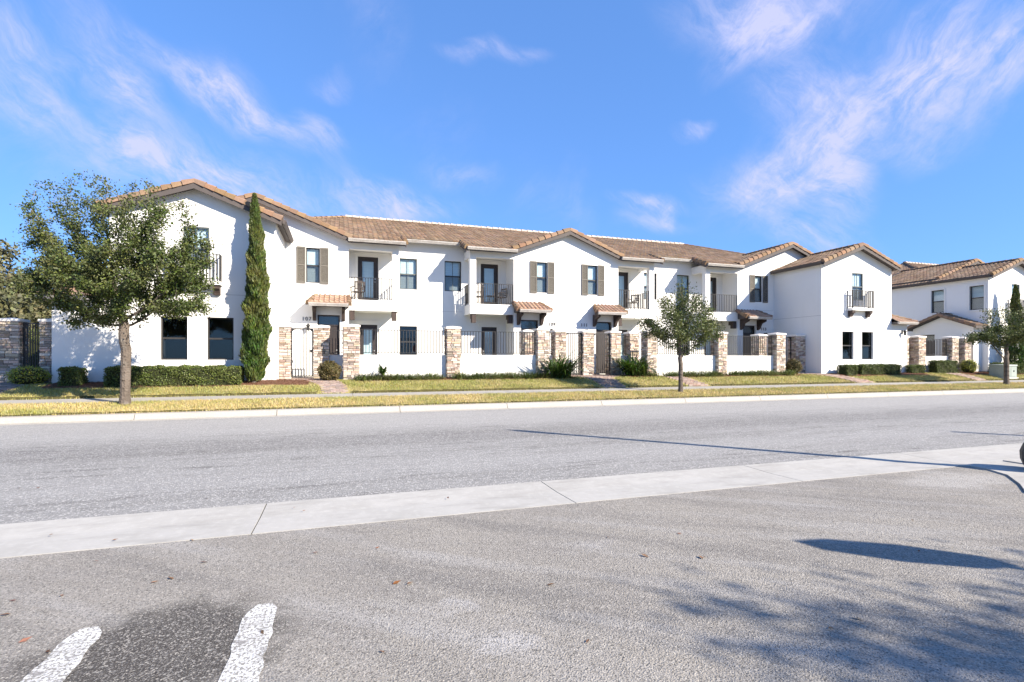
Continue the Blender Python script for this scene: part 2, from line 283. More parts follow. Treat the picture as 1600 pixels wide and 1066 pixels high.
def ground_mat(name, base, fine, speck, patch, streaks, warm=False, stain=None):
    """aged asphalt: aggregate specks, worn patches, long tyre streaks"""
    m = bpy.data.materials.new(name); m.use_nodes = True; nt = m.node_tree; N = nt.nodes.new; L = nt.links.new
    b = nt.nodes['Principled BSDF']; b.inputs['Roughness'].default_value = .9; b.inputs['Specular IOR Level'].default_value = .2
    tc = N('ShaderNodeTexCoord'); vec = tc.outputs['Object']
    rgb = N('ShaderNodeRGB'); rgb.outputs[0].default_value = (*base, 1); cur = rgb.outputs[0]
    def mixin(f, col, am=1):
        nonlocal cur
        if am != 1:
            k = N('ShaderNodeMath'); k.operation = 'MULTIPLY'; L(f, k.inputs[0]); k.inputs[1].default_value = am; f = k.outputs[0]
        mx = N('ShaderNodeMix'); mx.data_type = 'RGBA'; L(f, mx.inputs['Factor']); L(cur, mx.inputs['A']); mx.inputs['B'].default_value = (*col, 1); cur = mx.outputs['Result']
    def nz(sc, det, lo, hi, scale=None, rot=None, rough=.6, dist=0):
        n = N('ShaderNodeTexNoise'); n.inputs['Scale'].default_value = sc; n.inputs['Detail'].default_value = det; n.inputs['Roughness'].default_value = rough; n.inputs['Distortion'].default_value = dist
        v = vec
        if scale:
            if rot:
                m0 = N('ShaderNodeMapping'); m0.inputs['Rotation'].default_value = (0, 0, rot); L(v, m0.inputs[0]); v = m0.outputs[0]
            mp = N('ShaderNodeMapping'); mp.inputs['Scale'].default_value = scale; L(v, mp.inputs[0]); v = mp.outputs[0]
        L(v, n.inputs['Vector']); r = N('ShaderNodeMapRange'); r.inputs[1].default_value = lo; r.inputs[2].default_value = hi; L(n.outputs['Fac'], r.inputs[0]); return r.outputs[0]
    for (sc, det, lo, hi, s3, rot, col, am) in patch: mixin(nz(sc, det, lo, hi, s3, rot), col, am)
    for (sc, det, lo, hi, s3, rot, col, am) in streaks: mixin(nz(sc, det, lo, hi, s3, rot), col, am)
    if stain:
        for (cx, cy, rx, ry, soft, col, am) in stain:
            mp = N('ShaderNodeMapping'); mp.vector_type = 'TEXTURE'; mp.inputs['Location'].default_value = (cx, cy, 0); mp.inputs['Scale'].default_value = (rx, ry, 50)
            n = N('ShaderNodeTexNoise'); n.inputs['Scale'].default_value = 5; n.inputs['Detail'].default_value = 6; L(vec, n.inputs['Vector'])
            wv = N('ShaderNodeVectorMath'); wv.operation = 'MULTIPLY_ADD'; L(n.outputs['Color'], wv.inputs[0]); wv.inputs[1].default_value = (.5, .5, 0); L(vec, wv.inputs[2])
            wm = N('ShaderNodeVectorMath'); wm.operation = 'SUBTRACT'; L(wv.outputs[0], wm.inputs[0]); wm.inputs[1].default_value = (.25, .25, 0)
            L(wm.outputs[0], mp.inputs[0]); ln = N('ShaderNodeVectorMath'); ln.operation = 'LENGTH'; L(mp.outputs[0], ln.inputs[0])
            r = N('ShaderNodeMapRange'); r.interpolation_type = 'SMOOTHSTEP'; r.inputs[1].default_value = 1 + soft; r.inputs[2].default_value = 1 - soft; L(ln.outputs['Value'], r.inputs[0]); mixin(r.outputs[0], col, am)
    # aggregate
    hts = []
    for sc, thr_lo, thr_hi, col, am in speck:
        vo = N('ShaderNodeTexVoronoi'); vo.inputs['Scale'].default_value = sc; L(vec, vo.inputs['Vector'])
        sp = N('ShaderNodeSeparateColor'); L(vo.outputs['Color'], sp.inputs[0])
        r = N('ShaderNodeMapRange'); r.inputs[1].default_value = thr_lo; r.inputs[2].default_value = thr_hi; L(sp.outputs[0], r.inputs[0]); mixin(r.outputs[0], col, am); hts.append(vo.outputs['Distance'])
    L(cur, b.inputs['Base Color'])
    n = N('ShaderNodeTexNoise'); n.inputs['Scale'].default_value = fine; n.inputs['Detail'].default_value = 5; L(vec, n.inputs['Vector'])
    bp = N('ShaderNodeBump'); bp.inputs['Strength'].default_value = .7; bp.inputs['Distance'].default_value = .012; L(n.outputs['Fac'], bp.inputs['Height'])
    bp2 = N('ShaderNodeBump'); bp2.inputs['Strength'].default_value = .4; bp2.inputs['Distance'].default_value = .01; L(hts[0], bp2.inputs['Height']); L(bp.outputs[0], bp2.inputs['Normal'])
    L(bp2.outputs[0], b.inputs['Normal']); return m
M['road'] = ground_mat('grey_road_asphalt', (.243, .239, .229), 90,
    [(55, .80, .84, (.45, .44, .42), .7), (80, .12, .06, (.14, .14, .145), .6)],
    [(.5, 5, .4, .7, None, None, (.228, .225, .216), .7), (7, 6, .5, .75, None, None, (.315, .31, .298), .5)],
    [(1.0, 6, .5, .68, (.10, 1.6, 1), None, (.185, .18, .17), .8), (2.4, 8, .53, .66, (.30, 2.6, 1), None, (.12, .115, .11), .75), (1.4, 5, .55, .72, (.4, 2.2, 1), R(-24), (.305, .30, .288), .6)],
    stain=[(2, 10.3, 90, .75, .7, (.155, .15, .145), .55), (0, 13.6, 200, 1.7, .5, (.318, .312, .30), .7), (6, 7.6, 60, .5, .8, (.295, .29, .28), .5)])
M['lot'] = ground_mat('coarse_lot_asphalt', (.268, .248, .216), 110,
    [(95, .84, .87, (.42, .395, .35), .6), (120, .24, .16, (.085, .08, .072), .75), (190, .7, .8, (.34, .325, .30), .45)],
    [(.8, 5, .42, .68, None, None, (.215, .20, .18), .8), (5, 6, .5, .75, None, None, (.30, .283, .258), .5)],
    [(.9, 6, .47, .66, (.38, 2.3, 1), R(38), (.14, .132, .124), .65), (1.2, 5, .50, .68, (.30, 2.1, 1), R(36), (.32, .308, .29), .8)],
    stain=[(-.92, 3.22, .60, .54, .30, (.045, .040, .036), .9), (-2.05, 3.0, .6, .35, .5, (.10, .092, .085), .45), (.72, 3.2, .12, .10, .6, (.42, .41, .40), .5), (.85, 2.72, .13, .12, .6, (.42, .41, .40), .5), (2.0, 3.9, .22, .12, .7, (.36, .35, .34), .4), (7.5, 4.5, .8, .32, .5, (.40, .385, .36), .7)])
def paint_mat():
    m = mat('worn_white_paint', (.66, .66, .64), .85, noise=[(5, 4, (.36, .35, .33), .40, .66, .8), (60, 6, (.20, .19, .17), .50, .54, .9), (9, 5, (.22, .21, .2), .58, .66, .9)], bump=[(110, 4, .8, .012)]); return m
M['paint'] = paint_mat()

# ------------------------------------------------------------------ ground
G = .75
PROF = [(15.72, .145), (16.4, .21), (17.58, .30), (18.92, .345), (19.25, .46), (19.8, .60), (20.4, .70), (21.0, G), (60, G)]
def gz(y):
    for (a, za), (b, zb) in zip(PROF, PROF[1:]):
        if y <= b: return za + (zb - za) * max(0, (y - a)) / (b - a)
    return G
b = MB(); b.add([(-900, -900, -.06), (900, -900, -.06), (900, 900, -.06), (-900, 900, -.06)], [(0, 1, 2, 3)])
o = b.build('ground', M['earth']); o['kind'] = 'structure'
b = MB(); b.add([(-220, 6.09, 0), (260, 6.09, 0), (260, 15.25, 0), (-220, 15.25, 0)], [(0, 1, 2, 3)])
o = b.build('road', M['road']); o['kind'] = 'structure'
# parking lot, its right edge turns back in a curve
edge = [(8.40, 5.07), (8.55, 5.0), (8.56, 4.8), (8.36, 4.45), (7.9, 4.08), (7.5, 3.82), (7.2, 3.3), (7.2, -6)]
b = MB(); pts = [(-220, -60, 0), (-220, 5.07, 0)] + [(x, y, 0) for x, y in edge] + [(7.2, -60, 0)]
b.add(pts, [tuple(range(len(pts)))[::-1]]); o = b.build('parking_lot', M['lot']); o['kind'] = 'structure'
# valley gutter of poured slabs
gut = struct('concrete_gutter', (0, 5.08, 0))
x = -.75 - 3.15 * 14
while x < 60:
    b = MB(); xa, xb = x + .006, x + 3.15 - .006
    b.prism([(xa, 5.075, -.05), (xa, 5.075, .004), (xa, 5.6, -.006), (xa, 6.095, .006), (xa, 6.095, -.05)], (xb - xa, 0, 0))
    o = b.build('gutter_slab', M['concrete'], gut, org=(x, 5.08, 0)); x += 3.15
# concrete corner pad to the right of the lot, slightly raised
pad = struct('corner_pavement', (9, 4, 0))
b = MB(); ring = [(8.42, 5.07)] + [(x_, y_) for x_, y_ in edge[1:]] + [(9.4, -6), (9.4, 5.07)]
b.prism([(x_ + .012, y_, -.05) for x_, y_ in ring], (0, 0, .07)); b.build('corner_slab', M['concrete'], pad)
for k in range(7):
    b = MB(); b.box(9.41 + k * 3.1, 12.49 + k * 3.1, 1.6, 5.06, -.05, .035); b.build('pavement_slab', M['concrete'], pad)
b = MB(); b.box(9.41, 60, -60, 1.59, -.055, .02); o = b.build('side_lawn', M['soil']); o['kind'] = 'structure'
# far kerb
kb = struct('kerb', (0, 15.3, 0)); x = -4.95 - 3.3 * 18
while x < 110:
    b = MB(); xa, xb = x + .008, x + 3.3 - .008
    b.prism([(xa, 15.24, -.05), (xa, 15.24, .012), (xa, 15.40, .018), (xa, 15.47, .14), (xa, 15.50, .155), (xa, 15.73, .158), (xa, 15.73, -.05)], (xb - xa, 0, 0))
    b.build('kerb_segment', M['kerb'], kb, org=(x, 15.3, 0)); x += 3.3
# sidewalk slabs
sw = struct('sidewalk', (0, 18.2, .3)); x = -60.0
while x < 100:
    b = MB(); b.prism([(x + .007, 17.58, .1), (x + .007, 17.58, .318 + random.uniform(-.004, .004)), (x + .007, 18.92, .352), (x + .007, 18.92, .1)], (1.816, 0, 0))
    b.build('sidewalk_slab', M['walk'], sw, org=(x, 18.2, .3)); x += 1.83
# lawn terrain strips
def strip(name, y0, y1, x0, x1, m, dz=0, step=.5):
    ys = sorted(set([y0, y1] + [p[0] for p in PROF if y0 < p[0] < y1] + list(np.arange(y0, y1, .4)))); xs = np.arange(x0, x1 + .01, step)
    b = MB(); n = len(xs)
    for y in ys:
        for x in xs: b.v.append((x, y, gz(y) + dz + (.018 * math.sin(x * 1.3 + y * 2) * math.cos(x * .47 - y) if y0 + .05 < y < y1 - .05 else 0)))
    for j in range(len(ys) - 1):
        for i in range(n - 1): b.f.append((j*n+i, j*n+i+1, (j+1)*n+i+1, (j+1)*n+i)); b.m.append(0)
    o = b.build(name, m, smooth=True); o['kind'] = 'structure'; return o
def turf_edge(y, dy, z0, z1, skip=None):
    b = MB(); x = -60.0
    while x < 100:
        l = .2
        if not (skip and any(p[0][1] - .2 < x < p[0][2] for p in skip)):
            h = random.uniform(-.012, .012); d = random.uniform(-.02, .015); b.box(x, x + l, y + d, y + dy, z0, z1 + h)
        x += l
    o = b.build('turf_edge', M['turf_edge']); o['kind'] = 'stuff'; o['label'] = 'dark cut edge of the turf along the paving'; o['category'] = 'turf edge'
strip('verge', 15.72, 17.58, -80, 110, M['dry_soil'])
strip('lawn', 18.92, 21.3, -80, 110, M['soil'])
strip('yard_ground', 21.3, 60, -80, 110, M['earth'], -.01, 4)
# mulch beds lie proud of the lawn
def inset_bed(x0, x1, y0, y1):
    b = MB(); xs = np.arange(x0, x1 + .01, .3); ys = np.linspace(y0, y1, 5); n = len(xs)
    for y in ys:
        for x in xs:
            e = 0 if (y > y0) else -.05
            b.v.append((x + 0, y + (.07 * math.sin(x * 2.1) if y == y0 else 0), gz(y) + .03 + e + random.uniform(-.008, .008)))
    for j in range(4):
        for i in range(n - 1): b.f.append((j*n+i, j*n+i+1, (j+1)*n+i+1, (j+1)*n+i)); b.m.append(0)
    return b
beds = [(-8.9, -.9, 19.78, 21.2), (.55, 9.6, 20.3, 21.05), (12.4, 14.0, 20.5, 21.9), (15.4, 22.4, 20.3, 21.05), (24.6, 31.4, 20.0, 21.1), (34.2, 44, 19.8, 21.1)]
bed = struct('mulch_bed', (0, 20.5, G))
for bb in beds:
    inset_bed(*bb).build('mulch_patch', M['mulch'], bed, smooth=True)
# loose mulch chips
V = []; F = []
def quads(C, U, W):
    """leaf quads: centres C, half vectors U (length) and W (width)"""
    C = np.asarray(C); n = len(C)
    V = np.stack([C - U, C + W, C + U, C - W], 1).reshape(-1, 3); F = np.arange(n * 4).reshape(n, 4); return V, F
def rand_dirs(n, up=0):
    d = RNG.normal(size=(n, 3)); d[:, 2] += up; return d / np.linalg.norm(d, axis=1)[:, None]
def leaf_cloud(C, ln, wd, up=0):
    n = len(C); d = rand_dirs(n, up); e = np.cross(d, rand_dirs(n)); e /= np.linalg.norm(e, axis=1)[:, None] + 1e-9
    s = RNG.uniform(.7, 1.3, (n, 1)); return quads(C, d * ln * s, e * wd * s)
cs = []
for (x0, x1, y0, y1) in beds:
    n = int((x1 - x0) * (y1 - y0) * 260); xx = RNG.uniform(x0, x1, n); yy = RNG.uniform(y0 - .06, y1, n)
    cs.append(np.stack([xx, yy, np.array([gz(y) for y in yy]) + .045], 1))
cs = np.concatenate(cs); n = len(cs); d = rand_dirs(n); d[:, 2] *= .35; e = np.cross(d, np.array([0, 0, 1.0]) + rand_dirs(n) * .3)
e /= np.linalg.norm(e, axis=1)[:, None]
Vv, Ff = quads(cs, d * .035, e * .012); tag(link('mulch_chips', np_mesh('mulch_chips', Vv, Ff, M['mulch_chip'])), 'loose red brown bark chips along the foot of the white walls', 'mulch', kind='stuff')

# brick paths
def path_quad(y):  # ground height on paths
    return gz(y) + .022
bm_ = MB(); bm_.box(-.095, .095, -.046, .046, -.03, .012); bm_.v[4:8] = [(-.09, -.041, .014), (.09, -.041, .014), (.09, .041, .014), (-.09, .041, .014)]
BR = bm_.mesh('brick', M['paver'])
def brick_path(pts, individual):
    """pts: [(y, x0, x1)...] front to back"""
    ys = [p[0] for p in pts]; root = struct('brick_path', (pts[0][1], pts[0][0], path_quad(ys[0]) - .02))
    o0 = root.location; rows = int((ys[-1] - ys[0]) / .1); sb = MB(); cnt = 0; bed_ = MB()
    def ext(y):
        for (a, l0, r0), (b_, l1, r1) in zip(pts, pts[1:]):
            if y <= b_: t = (y - a) / (b_ - a); return l0 + (l1 - l0) * t, r0 + (r1 - r0) * t
        return pts[-1][1:]
    for k in range(rows):
        y = ys[0] + (k + .5) * .1; l, r = ext(y); sl_ = math.atan2(gz(y + .05) - gz(y - .05), .1)
        la, ra = ext(y - .05); lb, rb = ext(y + .05)
        bed_.add([(la, y - .05, gz(y-.05)+.012), (ra, y - .05, gz(y-.05)+.012), (rb, y + .05, gz(y+.05)+.012), (lb, y + .05, gz(y+.05)+.012)], [(0, 1, 2, 3)])
        x = l + (.1 if k % 2 else 0) + .1
        while x < r - .06:
            z = path_quad(y) + random.uniform(-.004, .004)
            if individual:
                link('brick', BR, root, (x - o0.x, y - o0.y, z - o0.z), (sl_ + random.uniform(-.02, .02), random.uniform(-.02, .02), random.uniform(-.02, .02)))
            else:
                sb.box(x - .095, x + .095, y - .046, y + .046, z - .03, z + .012)
            x += .2; cnt += 1
    bed_.build('joint_sand', M['soil'], root)
    if not individual: s_ = sb.build('paver_bricks', M['paver'], root); s_['kind'] = 'stuff'
    return root
PATHS = [[(18.93, -.62, .30), (19.7, -.70, .22), (20.5, -1.1, -.1), (21.2, -2.0, -.4), (23.6, -2.2, -.3)],
         [(18.93, 10.2, 11.3), (20.3, 10.2, 11.4), (21.1, 9.85, 12.3), (23.9, 9.6, 12.5)],
         [(18.93, 14.35, 15.45), (20.9, 14.15, 15.1)],
         [(18.93, 24.2, 25.5), (21.2, 23.1, 24.2), (23.5, 22.4, 24.1)],
         [(18.93, 33.0, 34.0), (23.0, 32.6, 34.2)], [(18.93, -11.2, -9.6), (23.5, -11.2, -9.3)]]
for i, p in enumerate(PATHS): brick_path(p, i == 0 and True)
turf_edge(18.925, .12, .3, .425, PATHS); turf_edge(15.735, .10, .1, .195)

def on_path(x, y, mrg=.03):
    for pts in PATHS:
        if pts[0][0] <= y <= pts[-1][0]:
            for (a, l0, r0), (b_, l1, r1) in zip(pts, pts[1:]):
                if a <= y <= b_:
                    t = (y - a) / (b_ - a)
                    if l0 + (l1 - l0) * t - mrg < x < r0 + (r1 - r0) * t + mrg: return True
    return False
def in_bed(x, y):
    return any(a < x < b_ and c + .03 < y < d_ for a, b_, c, d_ in beds)
# grass blades
def grass(name, y0, y1, x0, x1, dens, label, far_x, gm='grass'):
    out = []
    n = int((x1 - x0) * (y1 - y0) * dens); xx = RNG.uniform(x0, x1, n); yy = RNG.uniform(y0, y1, n)
    keep = np.array([not (on_path(x, y) or in_bed(x, y)) for x, y in zip(xx, yy)])
    # thin out and thicken in patches
    pt = np.sin(xx * 1.7 + np.sin(yy * 2.3) * 1.5) * np.cos(yy * 1.9 + xx * .6)
    keep &= RNG.uniform(-1.6, 1, n) < pt + .55
    xx = xx[keep]; yy = yy[keep]; n = len(xx); zz = np.array([gz(y) for y in yy])
    B = np.stack([xx, yy, zz], 1); ang = RNG.uniform(0, 6.283, n); h = RNG.uniform(.035, .085, n) ; w = RNG.uniform(.006, .012, n)
    side = np.stack([np.cos(ang), np.sin(ang), 0 * ang], 1); lean = np.stack([-np.sin(ang), np.cos(ang), 0 * ang], 1) * RNG.uniform(-.9, .9, n)[:, None]
    tip = B + np.stack([0*h, 0*h, h], 1) + lean * h[:, None]
    Vv = np.stack([B - side * w[:, None], B + side * w[:, None], tip], 1).reshape(-1, 3); Ff = np.arange(n * 3).reshape(n, 3)
    tag(link(name, np_mesh(name, Vv, Ff, M[gm])), label, 'grass', kind='stuff')
grass('verge_grass', 15.70, 17.60, -14, 12, 2300, 'yellow green grass of the verge beside the kerb, near half', 0, 'dry_grass')
grass('far_verge_grass', 15.70, 17.60, 12, 48, 1300, 'yellowing grass of the verge beyond the middle street tree', 0, 'dry_grass')
grass('lawn_grass', 18.90, 20.75, -14, 12, 2300, 'short green lawn between the sidewalk and the white walls', 0)
grass('far_lawn_grass', 18.90, 20.75, 12, 48, 1300, 'short green lawn at the right beyond the brick path', 0)

# ------------------------------------------------------------------ painted stripes on the lot
for xa, xb, lab in ((-1.45, -1.27, 'left one of two short worn white stripes painted on the lot'), (-.55, -.37, 'right one of two short worn white stripes painted on the lot')):
    b = MB(); n = 30
    for i in range(n + 1):
        y = 1.2 + (3.6 - 1.2) * i / n; e = .012
        t = max(0, (y - 3.5) / .1) * .05
        b.v += [(xa + random.uniform(-e, e) + t, y, .004), (xb + random.uniform(-e, e) - t, y, .004)]
    for i in range(n): b.f.append((2*i, 2*i+1, 2*i+3, 2*i+2)); b.m.append(0)
    tag(b.build('parking_stripe', M['paint'], org=((xa + xb) / 2, 2.4, .004)), lab, 'road marking')

# ------------------------------------------------------------------ the town houses
MX = 11.0
def wall_y(b, y, x0, x1, z0, z1, holes=(), th=.22, mi=0):
    """stucco wall facing the street with openings [(x0,x1,z0,z1)]"""
    xs = sorted(set([x0, x1] + [c for h in holes for c in h[:2]])); zs = sorted(set([z0, z1] + [c for h in holes for c in h[2:]]))
    for i in range(len(xs) - 1):
        # merge vertical runs
        run = None
        for j in range(len(zs) - 1):
            cx = (xs[i] + xs[i+1]) / 2; cz = (zs[j] + zs[j+1]) / 2
            solid = not any(h[0] < cx < h[1] and h[2] < cz < h[3] for h in holes)
            if solid: run = (run[0] if run else zs[j], zs[j+1])
            if run and (not solid or j == len(zs) - 2): b.box(xs[i], xs[i+1], y, y + th, *run); run = None
def wall_x(b, x, y0, y1, z0, z1, holes=(), th=.22, sgn=1):
    """wall in the plane x, body towards sgn"""
    ys = sorted(set([y0, y1] + [c for h in holes for c in h[:2]])); zs = sorted(set([z0, z1] + [c for h in holes for c in h[2:]]))
    for i in range(len(ys) - 1):
        for j in range(len(zs) - 1):
            cy = (ys[i] + ys[i+1]) / 2; cz = (zs[j] + zs[j+1]) / 2
            if not any(h[0] < cy < h[1] and h[2] < cz < h[3] for h in holes): b.box(x, x + sgn * th, ys[i], ys[i+1], zs[j], zs[j+1])

class Fr:
    """frame for facade pieces: plane point + tangent; local (u across, d outward, z)"""
    def __init__(s, ox, oy, tx, ty): s.o = Vector((ox, oy, 0)); s.t = Vector((tx, ty, 0)); s.n = Vector((ty, -tx, 0))
    def p(s, u, d, z): v = s.o + s.t * u + s.n * d; return (v.x, v.y, z)
    def box(s, b, u0, u1, d0, d1, z0, z1, mi=0):
        P = [s.p(u, d, z) for z in (z0, z1) for u, d in ((u0, d0), (u1, d0), (u1, d1), (u0, d1))]
        b.add(P, [(0,3,2,1),(4,5,6,7),(0,1,5,4),(1,2,6,5),(2,3,7,6),(3,0,4,7)], mi)
FY = lambda y: Fr(0, y, 1, 0)          # plane facing the street: u = x
def window(fr, u0, u1, z0, z1, parent, upper='blind', lower='screen', fm='bronze', trim=None, rec=.09, mull=False, label=None):
    w = .045; zm = (z0 + z1) / 2
    b = MB(); d0, d1 = -rec - .05, -rec + .02
    for a in ((u0, u0 + w, z0, z1), (u1 - w, u1, z0, z1), (u0 + w, u1 - w, z1 - w, z1), (u0 + w, u1 - w, z0, z0 + w)): fr.box(b, a[0], a[1], d0, d1, a[2], a[3])
    o = b.build('window', M[fm], parent)
    if label: o['label'] = label
    b = MB(); fr.box(b, u0 + w, u1 - w, -rec - .045, -rec + .01, zm - .03, zm + .03); b.build('meeting_rail', M[fm], o)
    um = (u0 + u1) / 2
    if mull:
        b = MB(); fr.box(b, um - .012, um + .012, -rec - .03, -rec - .005, zm + .03, z1 - w); fr.box(b, um - .012, um + .012, -rec - .03, -rec - .005, z0 + w, zm - .03); b.build('glazing_bar', M['frame_grey'], o)
    for (za, zb), k in (((zm + .03, z1 - w), upper), ((z0 + w, zm - .03), lower)):
        b = MB(); fr.box(b, u0 + w, u1 - w, -rec - .022, -rec - .016, za, zb)
        b.build('pane', M['glass_dark' if k in ('screen', 'dark') else 'glass'], o)
    b = MB(); zb0 = zm if lower == 'dark' else z0
    if upper == 'blind':
        # slatted blind drawn behind the glass
        zz = z1 - .03
        while zz > z0 + .04:
            P = [fr.p(u0 + .02, -rec - .10, zz), fr.p(u1 - .02, -rec - .10, zz), fr.p(u1 - .02, -rec - .085, zz - .05), fr.p(u0 + .02, -rec - .085, zz - .05)]
            b.add(P, [(0, 1, 2, 3)]); zz -= .048
        b.build('blind', M['blind'], o)
    b = MB(); fr.box(b, u0 - .15, u1 + .15, -rec - 1.3, -rec - 1.26, z0 - .15, z1 + .15); [fr.box(b, *q) for q in ((u0 - .17, u0 - .15, -rec - 1.26, -.225, z0 - .15, z1 + .15), (u1 + .15, u1 + .17, -rec - 1.26, -.225, z0 - .15, z1 + .15), (u0 - .15, u1 + .15, -rec - 1.26, -.225, z0 - .17, z0 - .15), (u0 - .15, u1 + .15, -rec - 1.26, -.225, z1 + .15, z1 + .17))]; b.build('room_behind', M['dark_room'], o)
    if trim:
        t = trim; b = MB()
        fr.box(b, u0 - t, u0, .0, .035, z0 - t, z1 + t); fr.box(b, u1, u1 + t, 0, .035, z0 - t, z1 + t)
        fr.box(b, u0, u1, 0, .035, z1, z1 + t); fr.box(b, u0, u1, 0, .035, z0 - t, z0); b.build('window_trim', M['trim'], o)
    return o
def glass_door(fr, u0, u1, z0, z1, parent, hinge=1, solid=False, transom=0, rec=.07, label=None):
    b = MB(); w = .06; zt = z1 - transom
    for a in ((u0, u0 + w, z0, z1), (u1 - w, u1, z0, z1), (u0 + w, u1 - w, z1 - w, z1)): fr.box(b, a[0], a[1], -rec - .06, -rec + .03, a[2], a[3])
    if transom: fr.box(b, u0 + w, u1 - w, -rec - .06, -rec + .03, zt - w, zt)
    o = b.build('door', M['door'], parent)
    if label: o['label'] = label
    b = MB(); s = .14; top = (zt if transom else z1) - w
    a0, a1 = u0 + w + .004, u1 - w - .004
    if solid:
        fr.box(b, a0, a1, -rec - .04, -rec, z0 + .02, top - .004)
        for (pa, pb) in ((z0 + .2, z0 + .85), (z0 + 1.0, top - .2)): 
            fr.box(b, a0 + .12, a1 - .12, -rec, -rec + .02, pa, pb)
    else:
        for q in ((a0, a0 + s, z0 + .02, top - .004), (a1 - s, a1, z0 + .02, top - .004), (a0 + s, a1 - s, top - s, top - .004), (a0 + s, a1 - s, z0 + .02, z0 + .26)): fr.box(b, q[0], q[1], -rec - .04, -rec, q[2], q[3])
    b.build('door_leaf', M['door'], o)
    if not solid:
        b = MB(); fr.box(b, a0 + s, a1 - s, -rec - .024, -rec - .016, z0 + .26, top - s); b.build('pane', M['glass'], o)
        b = MB(); zz = top - s
        while zz > z0 + .28:
            b.add([fr.p(a0 + s - .02, -rec - .09, zz), fr.p(a1 - s + .02, -rec - .09, zz), fr.p(a1 - s + .02, -rec - .08, zz - .04), fr.p(a0 + s - .02, -rec - .08, zz - .04)], [(0, 1, 2, 3)]); zz -= .038
        b.build('blind', M['blind'], o)
    if transom:
        b = MB(); fr.box(b, u0 + w, u1 - w, -rec - .024, -rec - .016, zt, z1 - w); b.build('transom_pane', M['glass'], o)
    b = MB(); fr.box(b, u0, u1, -rec - .2, -rec - .15, z0, z1); b.build('room_behind', M['dark_room'], o)
    uh = a0 + .07 if hinge < 0 else a1 - .07
    b = MB(); b.tube(fr.p(uh, -rec, z0 + 1.0), fr.p(uh, -rec + .05, z0 + 1.0), .022, n=8); b.tube(fr.p(uh, -rec + .05, z0 + 1.0), fr.p(uh + (.1 if hinge < 0 else -.1), -rec + .05, z0 + 1.0), .012, n=6)
    b.tube(fr.p(uh, -rec, z0 + 1.14), fr.p(uh, -rec + .02, z0 + 1.14), .03, n=10); b.build('handle', M['galv'], o)
    return o
def door_surround(fr, u0, u1, z0, z1, parent, t=.14):
    b = MB(); fr.box(b, u0 - t, u0, 0, .03, z0, z1); fr.box(b, u1, u1 + t, 0, .03, z0, z1); fr.box(b, u0 - t, u1 + t, 0, .03, z1, z1 + .13); fr.box(b, u0 - t - .05, u1 + t + .05, 0, .07, z1 + .13, z1 + .20)
    return b.build('door_surround', M['trim'], parent)
def shutter(fr, u0, u1, z0, z1, parent):
    b = MB(); s = .05
    for a in ((u0, u0 + s, z0, z1), (u1 - s, u1, z0, z1), (u0 + s, u1 - s, z1 - .07, z1), (u0 + s, u1 - s, z0, z0 + .07), (u0 + s, u1 - s, (z0 + z1) / 2 - .035, (z0 + z1) / 2 + .035)): fr.box(b, a[0], a[1], .01, .05, a[2], a[3])
    o = b.build('shutter', M['shutter'], parent)
    b = MB(); z = z0 + .08
    while z < z1 - .09:
        P = [fr.p(u0 + s, .014, z + .055), fr.p(u1 - s, .014, z + .055), fr.p(u1 - s, .046, z), fr.p(u0 + s, .046, z)]
        b.add(P, [(0, 1, 2, 3)]); z += .052
    l = b.build('louvre_slats', M['shutter'], o); l['kind'] = 'stuff'
    return o
def corbel(fr, u, z1, h, d, w, parent, name='bracket', m='wood'):
    b = MB(); P = [fr.p(u - w/2, .01, z1), fr.p(u - w/2, d, z1), fr.p(u - w/2, d, z1 - h * .35), fr.p(u - w/2, d * .72, z1 - h * .5), fr.p(u - w/2, d * .5, z1 - h * .8), fr.p(u - w/2, d * .42, z1 - h), fr.p(u - w/2, .01, z1 - h)]
    b.prism(P, fr.t * w); return b.build(name, M[m], parent)
PICK = {}
def picket_mesh(h):
    k = round(h, 3)
    if k not in PICK:
        b = MB(); b.box(-.0125, .0125, -.0125, .0125, 0, h); PICK[k] = b.mesh('picket', M['iron'])
    return PICK[k]
def railing(p0, p1, z0, z1, parent, name='railing', gap=.115, ends=True, stuff=False):
    """iron rail from p0 to p1; returns its part (rails), pickets are children"""
    p0 = Vector((*p0, 0)); p1 = Vector((*p1, 0)); d = p1 - p0; L_ = d.length; d.normalize(); n = Vector((d.y, -d.x, 0))
    fr = Fr(p0.x, p0.y, d.x, d.y); b = MB()
    fr.box(b, 0, L_, -.018, .018, z1 - .022, z1); fr.box(b, 0, L_, -.014, .014, z0, z0 + .025)
    if ends: fr.box(b, 0, .025, -.0125, .0125, z0 - .06, z1 - .023); fr.box(b, L_ - .025, L_, -.0125, .0125, z0 - .06, z1 - .023)
    o = b.build(name, M['iron'], parent)
    k = max(2, int(L_ / gap)); me = picket_mesh(z1 - z0 - .047); w = wloc(o); a = math.atan2(d.y, d.x)
    for i in range(1, k):
        c = p0 + d * (L_ * i / k)
        link('picket', me, o, (c.x - w.x, c.y - w.y, z0 + .025 - w.z), (0, 0, a))
    return o

